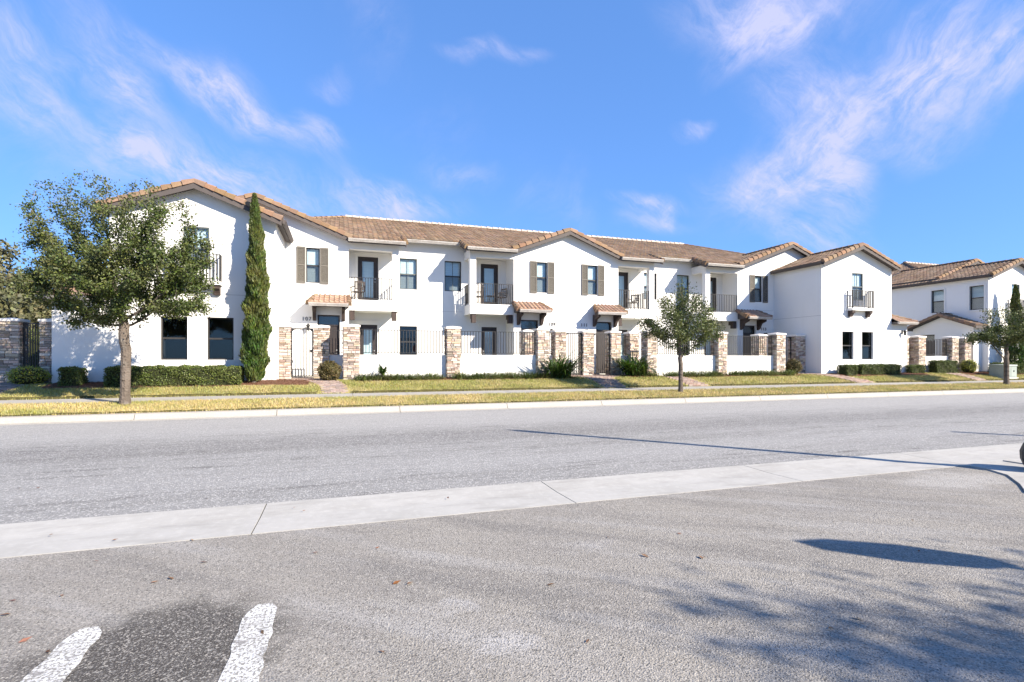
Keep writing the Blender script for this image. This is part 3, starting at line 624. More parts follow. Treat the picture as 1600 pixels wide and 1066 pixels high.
# --- tiled roofs
def tile_plane(b, P0, U, Vv, nu, inside, tw=.22, tl=.36, hgt=.028):
    """tiles laid on plane through P0, across U, up the slope Vv (unit vectors); inside(u,v) clips"""
    P0 = Vector(P0); U = Vector(U); Vv = Vector(Vv); Nn = U.cross(Vv)
    if Nn.z < 0: Nn = -Nn
    prof = [(0, 0), (.10, .55), (.24, 1), (.38, .55), (.50, .08), (.75, .0), (1.0, 0)]
    umin, umax, vmin, vmax = nu
    j = 0; v = vmin
    while v < vmax:
        u = umin
        while u < umax:
            if inside(u + tw / 2, v + tl / 2):
                n0 = len(b.v); jit = random.uniform(-.006, .006)
                for vv, lift in ((v - .02, .03 + jit), (v + tl, .0)):
                    for a, h in prof: b.v.append(tuple(P0 + U * (u + a * tw) + Vv * vv + Nn * (lift + h * hgt + .012)))
                for a, h in prof: b.v.append(tuple(P0 + U * (u + a * tw) + Vv * (v - .02) + Nn * -.005))
                k = len(prof)
                for i in range(k - 1):
                    b.f.append((n0+i, n0+i+1, n0+k+i+1, n0+k+i)); b.f.append((n0+2*k+i, n0+2*k+i+1, n0+i+1, n0+i)); b.m += [0, 0]
            u += tw
        v += tl; j += 1
def rake_piece_mesh(name, m, L_=.40, w=.105, h=.19, drop=.11):
    b = MB(); n = 7
    for x, s in ((0, 1.16), (L_, .84)):
        for i in range(n):
            t = math.pi * i / (n - 1); b.v.append((x, math.cos(t) * w * s * (1 if 0 < i < n - 1 else 1.04), (max(0, math.sin(t)) ** .5) * h * s - drop * (1.1 if x == 0 else 1)))
    for i in range(n - 1): b.f.append((i, i + 1, n + i + 1, n + i)); b.m.append(0)
    b.f += [tuple(range(n))[::-1], tuple(range(n, 2 * n)), (0, n, 2*n-1, n-1)]; b.m += [0, 0, 0]
    return b.mesh(name, m)
RAKE = rake_piece_mesh('rake_tile', M['rake']); RIDGE = rake_piece_mesh('ridge_tile', M['ridge'], .42, .13, .12, .03)
GRIDGE = rake_piece_mesh('gable_ridge_tile', M['rake'], .42, .12, .09, .03)
def tile_run(p0, p1, parent, me, name, step=.34, flip=False):
    p0 = Vector(p0); p1 = Vector(p1); d = p1 - p0; L_ = d.length; d.normalize()
    q = d.to_track_quat('X', 'Z').to_euler(); w = wloc(parent); n = int(round(L_ / step))
    for i in range(n):
        c = p0 + d * (L_ * i / n) - w
        link(name, me, parent, (c.x, c.y, c.z), (q.x + random.uniform(-.03, .03), q.y + random.uniform(-.015, .015), q.z + random.uniform(-.02, .02)))
SLOPE = .38; SN = math.atan(SLOPE)
CS, SS = math.cos(SN), math.sin(SN)
def gable_roof(xr, zr, half, y0, y1, parent, slope=SLOPE, gutters=(), clipl=None, clipr=None, rake_tiles=True, hd=.03):
    """roof with its ridge along Y at x=xr, top zr; front rake at y0. Returns the roof part."""
    a = math.atan(slope); th = .16
    b = MB()
    for s in (-1, 1):
        P = [(xr, y0 + .02, zr - .05), (xr + s * half, y0 + .02, zr - .05 - half * slope), (xr + s * half, y0 + .02, zr - .05 - half * slope - th), (xr, y0 + .02, zr - .05 - th)]
        b.prism(P, (0, y1 - y0 - .02, 0))
    roof = b.build('roof', M['fascia'], parent)
    t = MB()
    for s in (-1, 1):
        Ln = half / math.cos(a)
        lo = (xr + s * half, y0, zr - half * slope - .045)
        tile_plane(t, lo, (0, 1, 0), (-s * math.cos(a), 0, math.sin(a)), (0.05, y1 - y0 - .3, 0.0, Ln - .2), lambda u, v: True, tl=.36)
    r = t.build('field_tiles', M['tile'], roof); r['kind'] = 'stuff'
    if rake_tiles:
        for s in (-1, 1): tile_run((xr + s * (half + .03), y0 + .06, zr - (half + .03) * slope - .0), (xr + s * .05, y0 + .06, zr), roof, RAKE, 'rake_tile')
    tile_run((xr, y0 + .1, zr + .0), (xr, y1, zr + .0), roof, GRIDGE, 'ridge_tile')
    # fascia under the rake
    f = MB()
    for s in (-1, 1):
        P = [(xr, y0 - .012, zr - .05), (xr + s * half, y0 - .012, zr - .05 - half * slope), (xr + s * half, y0 - .012, zr - .30 - half * slope), (xr, y0 - .012, zr - .30)]
        f.prism(P, (0, .03, 0))
    f.build('rake_fascia', M['fascia'], roof)
    return roof
def gutter_run(p0, p1, z, parent, m='gutter', out=(0, -1)):
    """K-style gutter, top at z"""
    p0 = Vector((*p0, 0)); p1 = Vector((*p1, 0)); d = (p1 - p0); b = MB(); o = Vector((*out, 0))
    sec = [(0, 0), (.125, 0), (.125, -.03), (.09, -.09), (.07, -.13), (0, -.13)]
    b.prism([tuple(p0 + o * q + Vector((0, 0, z + r))) for q, r in sec], d)
    g = b.build('gutter', M[m], parent); return g

FL2 = 4.19
def number_text(s_, x, y, z, size, parent):
    cu = bpy.data.curves.new('n', 'FONT'); cu.body = s_; cu.size = size; cu.extrude = .012; cu.space_character = 1.22; cu.offset = .001
    ob = bpy.data.objects.new('tmp', cu); COL.objects.link(ob); bpy.context.view_layer.update()
    me = bpy.data.meshes.new_from_object(ob.evaluated_get(bpy.context.evaluated_depsgraph_get())); bpy.data.objects.remove(ob)
    me.materials.clear(); me.materials.append(M['iron']); w = wloc(parent)
    o = link('house_number', me, parent, (x - w.x, y - w.y, z - w.z), (R(90), 0, 0)); o['label'] = 'dark house number ' + s_; return o

def wing(X0, X1, parent, mirror=False, low_side=0, side_x=None, side_holes=(), trim=None):
    """projecting end wing with street gable; low_side: -1/+1 the side of the one-storey annex"""
    y = 21.0; xc = (X0 + X1) / 2; holes = []
    u = lambda a: xc + a
    wins = [(u(-1.11), u(-.28), 1.52, 3.04), (u(.33), u(1.18), 1.52, 3.04)]
    up = (u(-.41), u(.41), 4.75, 6.25)
    ze = 6.62
    b = MB(); wall_y(b, y, X0, X1, G - .3, ze, wins + [up])
    hw = (X1 - X0) / 2
    b.prism([(X0, y, ze), (X1, y, ze), (xc, y, ze + hw * SLOPE)], (0, .22, 0))
    b.build('front_wall', M['stucco'], parent)
    fr = FY(y)
    for w_ in wins: window(fr, *w_, parent, upper='dark', lower='screen', fm='bronze', rec=.12)
    window(fr, *up, parent, upper='blind', lower='screen', fm='frame_grey', rec=.03, mull=True, trim=trim)
    # juliet balcony
    jb = MB(); x0, x1 = up[0] - .36, up[1] + .42; jb.box(x0, x1, y - .34, y - .001, 4.17, 4.29); bal = jb.build('juliet_balcony', M['trim'], parent)
    railing((x0 + .03, y - .31), (x1 - .03, y - .31), 4.36, 5.26, bal, gap=.10); railing((x0 + .04, y - .28), (x0 + .04, y - .01), 4.36, 5.26, bal, gap=.10); railing((x1 - .04, y - .28), (x1 - .04, y - .01), 4.36, 5.26, bal, gap=.10)
    for cx in (x0 + .16, x1 - .16): corbel(fr, cx, 4.165, .33, .28, .2, bal)
    b = MB(); fr.box(b, X0 + .01, X1 - .01, .0, .004, 3.86, 3.875); b.build('stucco_joint', M['joint'], parent)
    gable_roof(xc, 7.80, hw + .22, y - .34, 27.6, parent)

def main_building(S=0.0, label='', full=True):
    root = thing('townhouse_row', label, 'building', (MX + S, 21.0, G))
    # wings
    wl = (-7.45 + S, -2.27 + S); wr = (24.27 + S, 29.45 + S)
    wing(*wl, root)
    if full: wing(*wr, root)
    b = MB(); wall_x(b, wl[1], 21.22, 24.2, G - .3, 6.7, sgn=-1)
    side_holes = [(21.22, 22.0, 4.62, 6.12), (23.45, 24.23, 4.62, 6.12)] if not full else []
    wall_x(b, wl[0], 21.22, 37.0, G - .3, 6.7, side_holes, sgn=1); b.build('side_wall', M['stucco'], root)
    if full:
        b = MB(); wall_x(b, wr[0], 21.22, 24.2, G - .3, 6.7, sgn=1); wall_x(b, wr[1], 21.22, 37.0, G - .3, 6.7, sgn=-1); b.build('side_wall', M['stucco'], root)
        b = MB(); b.box(wr[0] - .004, wr[0], 21.01, 24.19, 3.86, 3.878); b.build('stucco_joint', M['joint'], root)
        gutter_run((wr[0] - .24, 20.75), (wr[0] - .24, 24.1), 6.66, root, m='fascia', out=(-1, 0))
        # one-storey annex beside the right wing
        b = MB(); wall_y(b, 21.012, wr[1], wr[1] + 1.25, G - .3, 3.5); wall_x(b, wr[1] + 1.25, 21.232, 25.5, G - .3, 3.5, sgn=-1); b.build('annex_wall', M['stucco'], root)
        hip_annex(wr[1], wr[1] + 1.25, root, 1)
        sconce(wr[1] + .85, 21.01, 3.05, root)
    else:
        for h in side_holes: window(Fr(wl[0], 0, 0, 1) if False else Fr(wl[0], 40, 0, -1), 40 - h[1], 40 - h[0], h[2], h[3], root, upper='blind', lower='screen', fm='bronze', trim=.10)
    gutter_run((wl[1] + .24, 24.1), (wl[1] + .24, 20.75), 6.66, root, m='fascia', out=(1, 0))
    gutter_run((wl[0] - .24, 20.75), (wl[0] - .24, 36.0 if not full else 24.1), 6.66, root, m='fascia', out=(-1, 0))
    if full:
        b = MB(); wall_y(b, 21.012, wl[0] - 1.6, wl[0], G - .3, 3.5); wall_x(b, wl[0] - 1.6, 21.232, 25.5, G - .3, 3.5, sgn=1); b.build('annex_wall', M['stucco'], root)
        hip_annex(wl[0] - 1.6, wl[0], root, -1)
    else: porch_annex(wl[0], root)
    T = [lambda x: x + S, lambda x: 8.44 - x + S, lambda x: 13.56 + x + S, lambda x: 22.0 - x + S]
    nums = ['107', '109', '111', '113']
    units = range(4) if full else range(1)
    yg, yw = 24.2, 25.45
    # gable walls
    def span(k, a, b_): p, q = T[k](a), T[k](b_); return (min(p, q), max(p, q))
    Wd = (-1.43, -.87, 4.87, 6.40); Dr = (-.96, -.03, G + .05, 3.49)
    Bd = (.77, 1.70, FL2 + .02, 6.38); Gd = (.84, 1.66, G + .05, 3.17)
    W1 = (2.70, 3.54, 4.92, 6.42); W0 = (2.70, 3.54, 1.62, 3.14)
    if full: groups = [((0,), -2.27 + S, .35 + S, -3.4 + S, 3.75), ((1, 2), 8.09 + S, 13.91 + S, 11.0 + S, 2.91), ((3,), 21.65 + S, 24.27 + S, 25.4 + S, 3.75)]
    else: groups = [((0,), -2.27 + S, .35 + S, -3.4 + S, 3.75)]
    for ks, xa, xb, xc, hw in groups:
        holes = []
        for k in ks:
            for h in (Wd, Dr): holes.append((*span(k, h[0], h[1]), h[2], h[3]))
        ze = 6.82; b = MB(); wall_y(b, yg, xa, xb, G - .3, ze, holes)
        pk = ze + hw * SLOPE
        l = max(xa, xc - hw); r = min(xb, xc + hw)
        if len(ks) == 2: poly = [(xa, yg, ze), (xb, yg, ze), (xc, yg, pk)]
        elif ks[0] == 0: poly = [(xc, yg, ze), (xb, yg, ze), (xc, yg, pk)]
        else: poly = [(xa, yg, ze), (xc, yg, ze), (xc, yg, pk)]
        if len(ks) == 1 and ks[0] == 0: poly = [(xc - hw, yg, ze), (xb, yg, ze), (xc, yg, pk)]
        if len(ks) == 1 and ks[0] == 3: poly = [(xa, yg, ze), (xc + hw, yg, ze), (xc, yg, pk)]
        b.prism(poly, (0, .22, 0)); b.build('gable_wall', M['stucco'], root)
        gable_roof(xc, pk + .19, hw + .12, yg - .32, 29.0, root)
        b = MB(); b.box(xa + .02, xb - .02, yg - .004, yg, 4.38, 4.392); b.build('stucco_joint', M['joint'], root)
    # window walls between gables
    for ks, xa, xb in ((((0, 1), .35 + S, 8.09 + S), ((2, 3), 13.91 + S, 21.65 + S)) if full else ((((0,), .35 + S, 8.09 + S)),)):
        holes = []
        for k in ks:
            for h in (Bd, Gd, W1, W0): holes.append((*span(k, h[0], h[1]), h[2], h[3]))
        b = MB(); wall_y(b, yw, xa - .2, xb + .2, G - .3, 7.25, holes); b.build('window_wall', M['stucco'], root)
        b = MB(); b.box(xa + 2.3, xb - 2.3, yw - .004, yw, 3.9, 3.912); b.build('stucco_joint', M['joint'], root)
        gutter_run((xa + 2.42, yw - .40), (xb - 2.42, yw - .40), 7.25, root)
    for k in units:
        fr = FY(yg); frw = FY(yw)
        a = span(k, Wd[0], Wd[1]); window(fr, *a, Wd[2], Wd[3], root, fm='bronze', mull=False)
        shutter(fr, a[0] - .37, a[0] - .015, Wd[2] - .03, Wd[3] + .02, root); shutter(fr, a[1] + .015, a[1] + .37, Wd[2] - .03, Wd[3] + .02, root)
        glass_door(fr, *span(k, Dr[0], Dr[1]), Dr[2], Dr[3], root, solid=True, transom=.42, rec=.14, hinge=1, label='dark entrance door with transom window')
        a = span(k, Bd[0], Bd[1]); glass_door(frw, *a, Bd[2], Bd[3], root, hinge=1 if k in (0, 2) else -1); door_surround(frw, *a, Bd[2], Bd[3], root)
        a = span(k, Gd[0], Gd[1]); glass_door(frw, *a, Gd[2], Gd[3], root, hinge=1 if k in (0, 2) else -1); door_surround(frw, *a, Gd[2], Gd[3], root)
        a = span(k, W1[0], W1[1]); window(frw, *a, W1[2], W1[3], root, fm='frame_grey' if k == 0 else 'bronze', mull=True)
        a = span(k, W0[0], W0[1]); window(frw, *a, W0[2], W0[3], root, fm='bronze', upper='dark', lower='screen')
        # recessed side wall of the gable block
        xs = T[k](.35); sg = -1 if k in (0, 2) else 1
        b = MB(); wall_x(b, xs, yg + .22, yw, G - .3, 7.0, sgn=sg); b.build('return_wall', M['stucco'], root)
        # balcony
        x0, x1 = span(k, .352, 2.55); inner = T[k](2.55); sgo = 1 if k in (0, 2) else -1
        b = MB(); b.box(x0, x1, yg + .003, yw - .003, 3.72, FL2); bal = b.build('balcony', M['stucco'], root)
        b = MB(); b.box(x0 + (.0 if sgo > 0 else -.03), x1 + (.03 if sgo > 0 else 0), yg - .03, yg + .001, FL2 - .05, FL2 + .012); b.build('balcony_lip', M['trim'], bal)
        px0, px1 = sorted((inner, inner - sgo * .30)); b = MB(); b.box(px0, px1, yg + .003, yg + .30, FL2 + .013, 6.46); b.build('post', M['stucco'], bal)
        b = MB(); b.box(x0, x1, yg + .004, yg + .26, 6.461, 6.78); b.box(*sorted((inner - .0 * sgo, inner - sgo * .26)), yg + .261, yw - .003, 6.461, 6.86); b.build('beam', M['stucco'], bal)
        b = MB(); b.box(x0 + .02, x1 - .02, yg + .27, yw - .01, 6.60, 6.66); b.build('balcony_ceiling', M['trim'], bal)
        xe = x0 if sgo > 0 else x1; xi = px0 if sgo > 0 else px1
        railing(tuple((min(xe, xi) + .01, yg + .08)), (max(xe, xi) - .01, yg + .08), FL2 + .08, 5.22, bal)
        xo = inner - sgo * .06; railing((xo, yg + .32), (xo, yw - .02), FL2 + .08, 5.22, bal)
        for q in (.50, 1.02 + 1.32): 
            xq = T[k](q); f2 = Fr(0, yg + .2, 1, 0); bb = MB(); bb.box(xq - .10, xq + .10, yg + .05, yg + .30, 3.30, 3.715); bb.box(xq - .10, xq + .10, yg + .30, yg + .45, 3.5, 3.715); bb.build('bracket', M['wood'], bal)
        # balcony eave roof: main slope carried down
        ex0, ex1 = span(k, .30, 2.80); ye = yg - .42; ze_ = 7.33 - (yw - .42 - ye) * SLOPE
        b = MB(); b.prism([(ex0, ye + .02, ze_ - .05), (ex0, yw + .6, ze_ - .05 + (yw + .6 - ye) * SLOPE), (ex0, yw + .6, ze_ - .2 + (yw + .6 - ye) * SLOPE), (ex0, ye + .02, ze_ - .2)], (ex1 - ex0, 0, 0))
        er = b.build('balcony_roof', M['fascia'], root)
        t = MB(); tile_plane(t, (ex0, ye - .02, ze_ - .03), (1, 0, 0), (0, CS, SS), (0, ex1 - ex0 - .1, 0, 1.7), lambda u, v: True); tt = t.build('field_tiles', M['tile'], er); tt['kind'] = 'stuff'
        xo = ex1 if sgo > 0 else ex0; tile_run((xo, ye - .02, ze_ + .0), (xo, yw - .42, 7.36), er, RAKE, 'rake_tile')
        b = MB(); b.prism([(xo, ye, ze_ - .03), (xo, yw - .3, ze_ - .03 + (yw - .3 - ye) * SLOPE), (xo, yw - .3, ze_ - .26 + (yw - .3 - ye) * SLOPE), (xo, ye, ze_ - .26)], (sgo * .03, 0, 0)); b.build('rake_fascia', M['fascia'], er)
        gutter_run((ex0 + .02, ye + .02), (ex1, ye + .02), ze_ - .02, er)
        # door canopy
        cx0, cx1 = span(k, -1.30, .34); ycf = yg - .82; zc = 3.93; sl = .48
        b = MB(); hipw = .28
        A = [(cx0, ycf, zc), (cx1, ycf, zc), (cx1 - (hipw if k in (1, 3) else 0), yg - .001, zc + .82 * sl), (cx0 + (hipw if k in (0, 2) else 0), yg - .001, zc + .82 * sl)]
        b.add(A + [(p[0], p[1], zc - .10) for p in A], [(0, 1, 2, 3), (7, 6, 5, 4), (0, 4, 5, 1), (1, 5, 6, 2), (2, 6, 7, 3), (3, 7, 4, 0)])
        cn = b.build('door_canopy', M['fascia'], root)
        t = MB(); a_ = math.atan(sl); ins = lambda u, v, h=hipw, kk=k, W_=cx1 - cx0: (u > h * v / .9 * (1 if kk in (0, 2) else 0)) and (u < W_ - h * v / .9 * (1 if kk in (1, 3) else 0))
        tile_plane(t, (cx0, ycf - .03, zc + .0), (1, 0, 0), (0, math.cos(a_), math.sin(a_)), (0, cx1 - cx0 - .1, 0, .88), ins, tw=.205, tl=.29, hgt=.05)
        tt = t.build('canopy_tiles', M['canopy_tile'], cn); tt['kind'] = 'stuff'
        for s_, xx, xt in ((-1, cx0, A[3][0]), (1, cx1, A[2][0])): tile_run((xx, ycf, zc + .02), (xt, yg - .02, zc + .82 * sl + .02), cn, RAKE, 'rake_tile', step=.3)
        gutter_run((cx0 + .02, ycf + .01), (cx1 - .02, ycf + .01), zc - .01, cn)
        for q in (-1.08, .12): 
            xq = T[k](q)
            b = MB(); P = [(xq - .07, yg - .002, 3.82), (xq - .07, yg - .62, 3.82), (xq - .07, yg - .62, 3.70), (xq - .07, yg - .30, 3.58), (xq - .07, yg - .16, 3.30), (xq - .07, yg - .002, 3.22)]
            b.prism(P, (.14, 0, 0)); b.build('bracket', M['wood'], cn)
        # house number and lamp
        if full:
            nx = {0: -1.60, 1: 9.93, 2: 11.72, 3: 23.32}[k]; number_text(nums[k], nx, yg - .012, 3.22, .23, root)
            sconce({0: -1.33, 1: 10.05, 2: 12.02, 3: 23.6}[k], yg - .001, 2.95, root)
    # main roof
    xl, xr = -7.75 + S, 29.75 + S; ye = yw - .44; zE = 7.33 - .02; yr = 31.3; zR = zE + (yr - ye) * SLOPE; rl, rr_ = -1.4 + S, 23.2 + S
    zl = 6.675; rl = -7.69 + S + (zR - zl) / SLOPE
    if not full: rr_, xr = 60.0, 66
    b = MB(); yb = 2 * yr - ye
    el, er_ = -7.69 + S, rr_ + (yr - ye); ex = (zE - zl) / SLOPE
    P = [(el + ex, ye, zE - .04), (er_, ye, zE - .04), (er_, yb, zE - .04), (el + ex, yb, zE - .04), (rl, yr, zR - .04), (rr_, yr, zR - .04), (el, ye, zl - .04), (el, yb, zl - .04)]
    b.add(P, [(0, 1, 5, 4), (1, 2, 5), (2, 3, 4, 5), (7, 6, 0, 4, 3), (3, 2, 1, 0), (0, 6, 7, 3)]); mr = b.build('main_roof', M['fascia'], root)
    t = MB(); Lm = (yr - ye) / CS
    tile_plane(t, (el + ex, ye - .03, zE - .02), (1, 0, 0), (0, CS, SS), (0, er_ - el - ex, 0, Lm), lambda u, v: v * CS < u < (er_ - el - ex) - v * CS)
    tile_plane(t, (el, yb, zl - .02), (0, -1, 0), (CS, 0, SS), (0, yb - ye, 0, Lm + ex / CS), lambda u, v: v * CS - ex < u < (yb - ye) - v * CS + ex)
    if full: tile_plane(t, (er_, ye, zE - .02), (0, 1, 0), (-CS, 0, SS), (0, yb - ye, 0, Lm), lambda u, v: v * CS < u < (yb - ye) - v * CS)
    tt = t.build('field_tiles', M['tile'], mr); tt['kind'] = 'stuff'
    tile_run((rl, yr, zR + .03), (rr_, yr, zR + .03), mr, RIDGE, 'ridge_tile', step=.38)
    for (hx, sx) in (((el + ex, rl), (er_, rr_)) if full else ((el + ex, rl),)): tile_run((hx, ye, zE + .03), (sx, yr, zR + .03), mr, GRIDGE, 'ridge_tile', step=.38)
    # back and body
    b = MB(); b.box(xl + .3, (xr - .3), 37.0, 37.2, G - .3, 7.2); b.build('rear_wall', M['stucco'], root)
    return root
def hip_annex(x0, x1, root, side):
    """low hipped roof on the one-storey annex; side +1: free end at x1"""
    b = MB(); ov = .28; zt = 4.12; ze = 3.62; y0 = 21.0 - .34
    fx = x1 + ov if side > 0 else x0 - ov; wx = x0 if side > 0 else x1
    P = [(wx, y0, ze), (fx, y0, ze), (fx, 25.8, ze), (wx, 25.8, ze), (wx, y0 + 1.0, zt + .05)]
    b.add(P + [(wx, y0, ze - .12), (fx, y0, ze - .12), (fx, 25.8, ze - .12), (wx, 25.8, ze - .12), (wx, 25.8, zt + .05)],
          [(0, 1, 4), (1, 2, 9, 4), (5, 6, 1, 0), (6, 7, 2, 1), (8, 7, 6, 5), (3, 8, 5, 0)])
    r = b.build('annex_roof', M['fascia'], root)
    t = MB(); Wd_ = abs(fx - wx); nn = int(Wd_ / .205); sl = (zt + .05 - ze) / 1.0; a = math.atan(sl)
    # front slope as small tile courses, clipped to the triangle
    if side > 0: tile_plane(t, (wx, y0 - .02, ze), (1, 0, 0), (0, math.cos(a), math.sin(a)), (0, Wd_, 0, 1.0), lambda u, v: u < Wd_ * (1 - v * .93) + .1, tw=.205, tl=.27)
    else: tile_plane(t, (fx, y0 - .02, ze), (1, 0, 0), (0, math.cos(a), math.sin(a)), (0, Wd_, 0, 1.0), lambda u, v: u > Wd_ * (v * .93) - .1, tw=.205, tl=.27)
    s2 = math.atan((zt + .05 - ze) / Wd_)
    tile_plane(t, (fx, y0, ze), (0, 1, 0), (-side * math.cos(s2), 0, math.sin(s2)), (0, 5, 0, Wd_ / math.cos(s2) - .2), lambda u, v: u > v * .55, tw=.205, tl=.27)
    tt = t.build('canopy_tiles', M['canopy_tile'], r); tt['kind'] = 'stuff'
    tile_run((fx, y0, ze + .03), (wx, y0 + 1.0, zt + .08), r, RAKE, 'hip_tile', step=.3)
    gutter_run((min(wx, fx), y0 + .01), (max(wx, fx), y0 + .01), ze, r)
def porch_annex(x, root):
    """one-storey gabled porch facing left on the side of the neighbouring row"""
    xf = x - .75; y0, y1 = 21.35, 24.9; zc = 3.55; yc = (y0 + y1) / 2
    b = MB(); wall_x(b, xf, y0, y1, G - .3, zc, [(23.55, 24.55, G, 3.15)], sgn=1); pk = zc + (y1 - y0) / 2 * .40
    b.prism([(xf, y0, zc), (xf, y1, zc), (xf, yc, pk)], (.22, 0, 0)); wall_y(b, y0 - .001, xf + .221, x, G - .3, zc); b.build('porch_wall', M['stucco'], root)
    fr = Fr(xf, 40, 0, -1); glass_door(fr, 40 - 24.55, 40 - 23.55, G, 3.15, root, solid=True, transom=.42, rec=.12)
    r = MB(); hw = (y1 - y0) / 2 + .32
    for s in (-1, 1): r.prism([(xf - .35, yc, pk + .17), (xf - .35, yc + s * hw, pk + .17 - hw * .4), (xf - .35, yc + s * hw, pk + .02 - hw * .4), (xf - .35, yc, pk + .02)], (1.1, 0, 0))
    ro = r.build('porch_roof', M['fascia'], root); t = MB(); a = math.atan(.4)
    for s in (-1, 1): tile_plane(t, (xf - .35, yc + s * hw, pk + .19 - hw * .4), (1, 0, 0), (0, -s * math.cos(a), math.sin(a)), (0, 1.1, 0, hw / math.cos(a) - .15), lambda u, v: True, tw=.25, tl=.3)
    tt = t.build('field_tiles', M['tile'], ro); tt['kind'] = 'stuff'
    for s in (-1, 1): tile_run((xf - .30, yc + s * hw, pk + .19 - hw * .4), (xf - .30, yc, pk + .19), ro, RAKE, 'rake_tile')
def sconce(x, y, z, root):
    b = MB(); b.box(x - .05, x + .05, y - .02, y, z - .08, z + .12); b.tube((x, y - .02, z + .09), (x, y - .16, z + .12), .012, n=6)
    b.lathe([(.01, .12), (.10, .04), (.105, .02), (.06, .02), (.05, -.16), (.02, -.18)], (x, y - .16, z)); return b.build('wall_lamp', M['sconce'], root)

main_building(0, 'long white stucco townhouse row numbered 107 to 113, brown tiled roofs and balconies')
main_building(45.15, 'second white townhouse row at the right edge, beyond the first, gabled porch on its side', full=False)

# ------------------------------------------------------------------ stone pillars
STN = []
for i in range(8):
    b = MB(); j = lambda: random.uniform(-.06, .06)
    b.v = [(-.5, 0, -.5), (.5, 0, -.5), (.5, 0, .5), (-.5, 0, .5), (-.46 + j()*.5, -1 + j()*3, -.42 + j()), (.46 + j()*.5, -1 + j()*3, -.42 + j()), (.46 + j()*.5, -1 + j()*3, .42 + j()), (-.46 + j()*.5, -1 + j()*3, .42 + j())]
    b.f = [(4, 5, 6, 7), (0, 1, 5, 4), (1, 2, 6, 5), (2, 3, 7, 6), (3, 0, 4, 7)]; b.m = [0] * 5
    STN.append((b.mesh('stone', M['stone']), list(b.v), list(b.f)))
def pillar(x0, x1, y0, label, depth=.55, top=2.90, individual=False, z0=None):
    z0 = G - .02 if z0 is None else z0; xc = (x0 + x1) / 2; w = x1 - x0; yc = y0 + depth / 2
    root = thing('stone_pillar', label, 'pillar', (xc, yc, z0), 'stone clad gate pillars with white caps')
    b = MB(); b.box(x0 + .03, x1 - .03, y0 + .03, y0 + depth - .03, z0 - .25, top - .1); b.build('core', M['mortar'], root)
    b = MB(); e = .035; b.box(x0 - e, x1 + e, y0 - e, y0 + depth + e, top - .11, top - .03)
    n = len(b.v); b.add([(x0 - e, y0 - e, top - .03), (x1 + e, y0 - e, top - .03), (x1 + e, y0 + depth + e, top - .03), (x0 - e, y0 + depth + e, top - .03), (xc, yc, top + .02)], [(0, 1, 4), (1, 2, 4), (2, 3, 4), (3, 0, 4)])
    b.build('cap', M['cap'], root)
    sb = MB(); z = z0 - .03
    while z < top - .13:
        h = min(random.choice([.05, .065, .08, .10]), top - .112 - z)
        for side in range(4):
            Wd_ = w if side in (0, 2) else depth; u = 0
            ang = [0, math.pi / 2, math.pi, -math.pi / 2][side]
            while u < Wd_ - .02:
                l = random.choice([.14, .18, .24, .30]); 
                if u + l > Wd_ - .10: l = Wd_ - u
                off = -Wd_ / 2 + u + l / 2; th = random.uniform(.035, .058)
                loc = Matrix.Rotation(ang, 3, 'Z') @ Vector((off, -((depth if side in (0, 2) else w) / 2 - .03), 0))
                me, vs, fs = random.choice(STN); sc = (l - .006, th, h - .006)
                if individual and side != 2:
                    link('stone', me, root, (loc.x, loc.y, z + h / 2 - z0), (0, 0, ang), sc)
                else:
                    Rm = Matrix.Rotation(ang, 3, 'Z')
                    sb.add([Rm @ Vector((v[0]*sc[0], v[1]*sc[1], v[2]*sc[2])) + loc + Vector((xc, yc, z + h / 2)) for v in vs], fs)
                u += l
        z += h
    o = sb.build('rear_stones' if individual else 'ledge_stones', M['stone'], root); o['kind'] = 'stuff'
    return root
pillar(-10.60, -10.05, 21.3, 'stone pillar cut by the left edge of the photo, left of a dark gate', individual=True)
pillar(-9.50, -9.06, 21.3, 'stone pillar between the dark gate at far left and the white wall end', individual=True)
pillar(-2.262, -1.86, 21.9, 'stone pillar against the left wing, left of the gate of number 107', individual=True)
pillar(-1.01, -.44, 21.9, 'stone pillar right of the gate of number 107, bronze bush in front', individual=True)
pillar(.10, .70, 21.0, 'stone pillar at the left end of the low white wall, right of the bronze bush', individual=True)
pillar(4.14, 4.70, 21.0, 'stone pillar in the middle of the left low wall, below the upper windows', individual=True)
pillar(8.12, 8.65, 21.0, 'stone pillar at the right end of the left low wall, beside a spiky plant')
pillar(7.95, 8.45, 22.3, 'stone pillar behind the railing below the canopy of number 109')
pillar(9.33, 9.86, 21.9, 'stone pillar left of the gate of number 109, behind the spiky plant')
pillar(10.74, 11.28, 21.9, 'stone pillar between the gates of numbers 109 and 111')
pillar(12.2, 12.72, 21.9, 'stone pillar right of the gate of number 111, left of a dark green plant')
pillar(13.45, 13.98, 22.3, 'stone pillar set back between the dark green plant and the right low wall')
pillar(13.60, 14.12, 21.0, 'stone pillar at the left end of the right low wall, left of the middle tree')
pillar(17.62, 18.15, 21.0, 'stone pillar halfway along the right low wall, right of the middle tree')
pillar(21.25, 21.83, 21.0, 'stone pillar at the right end of the right low wall')
pillar(21.36, 21.9, 22.3, 'stone pillar behind the railing in front of the door of number 113')
pillar(23.60, 24.26, 22.0, 'shaded stone pillar against the side of the right wing')
pillar(30.72, 31.12, 21.2, 'narrow stone pillar at the right end of the right wing')
pillar(31.62, 32.2, 21.0, 'stone pillar left of the dark hedge before the second row')
pillar(34.45, 35.0, 21.0, 'stone pillar right of the dark hedge, yellow green shrub at its foot')
pillar(36.25, 36.8, 21.4, 'shaded stone pillar against the porch of the second row')

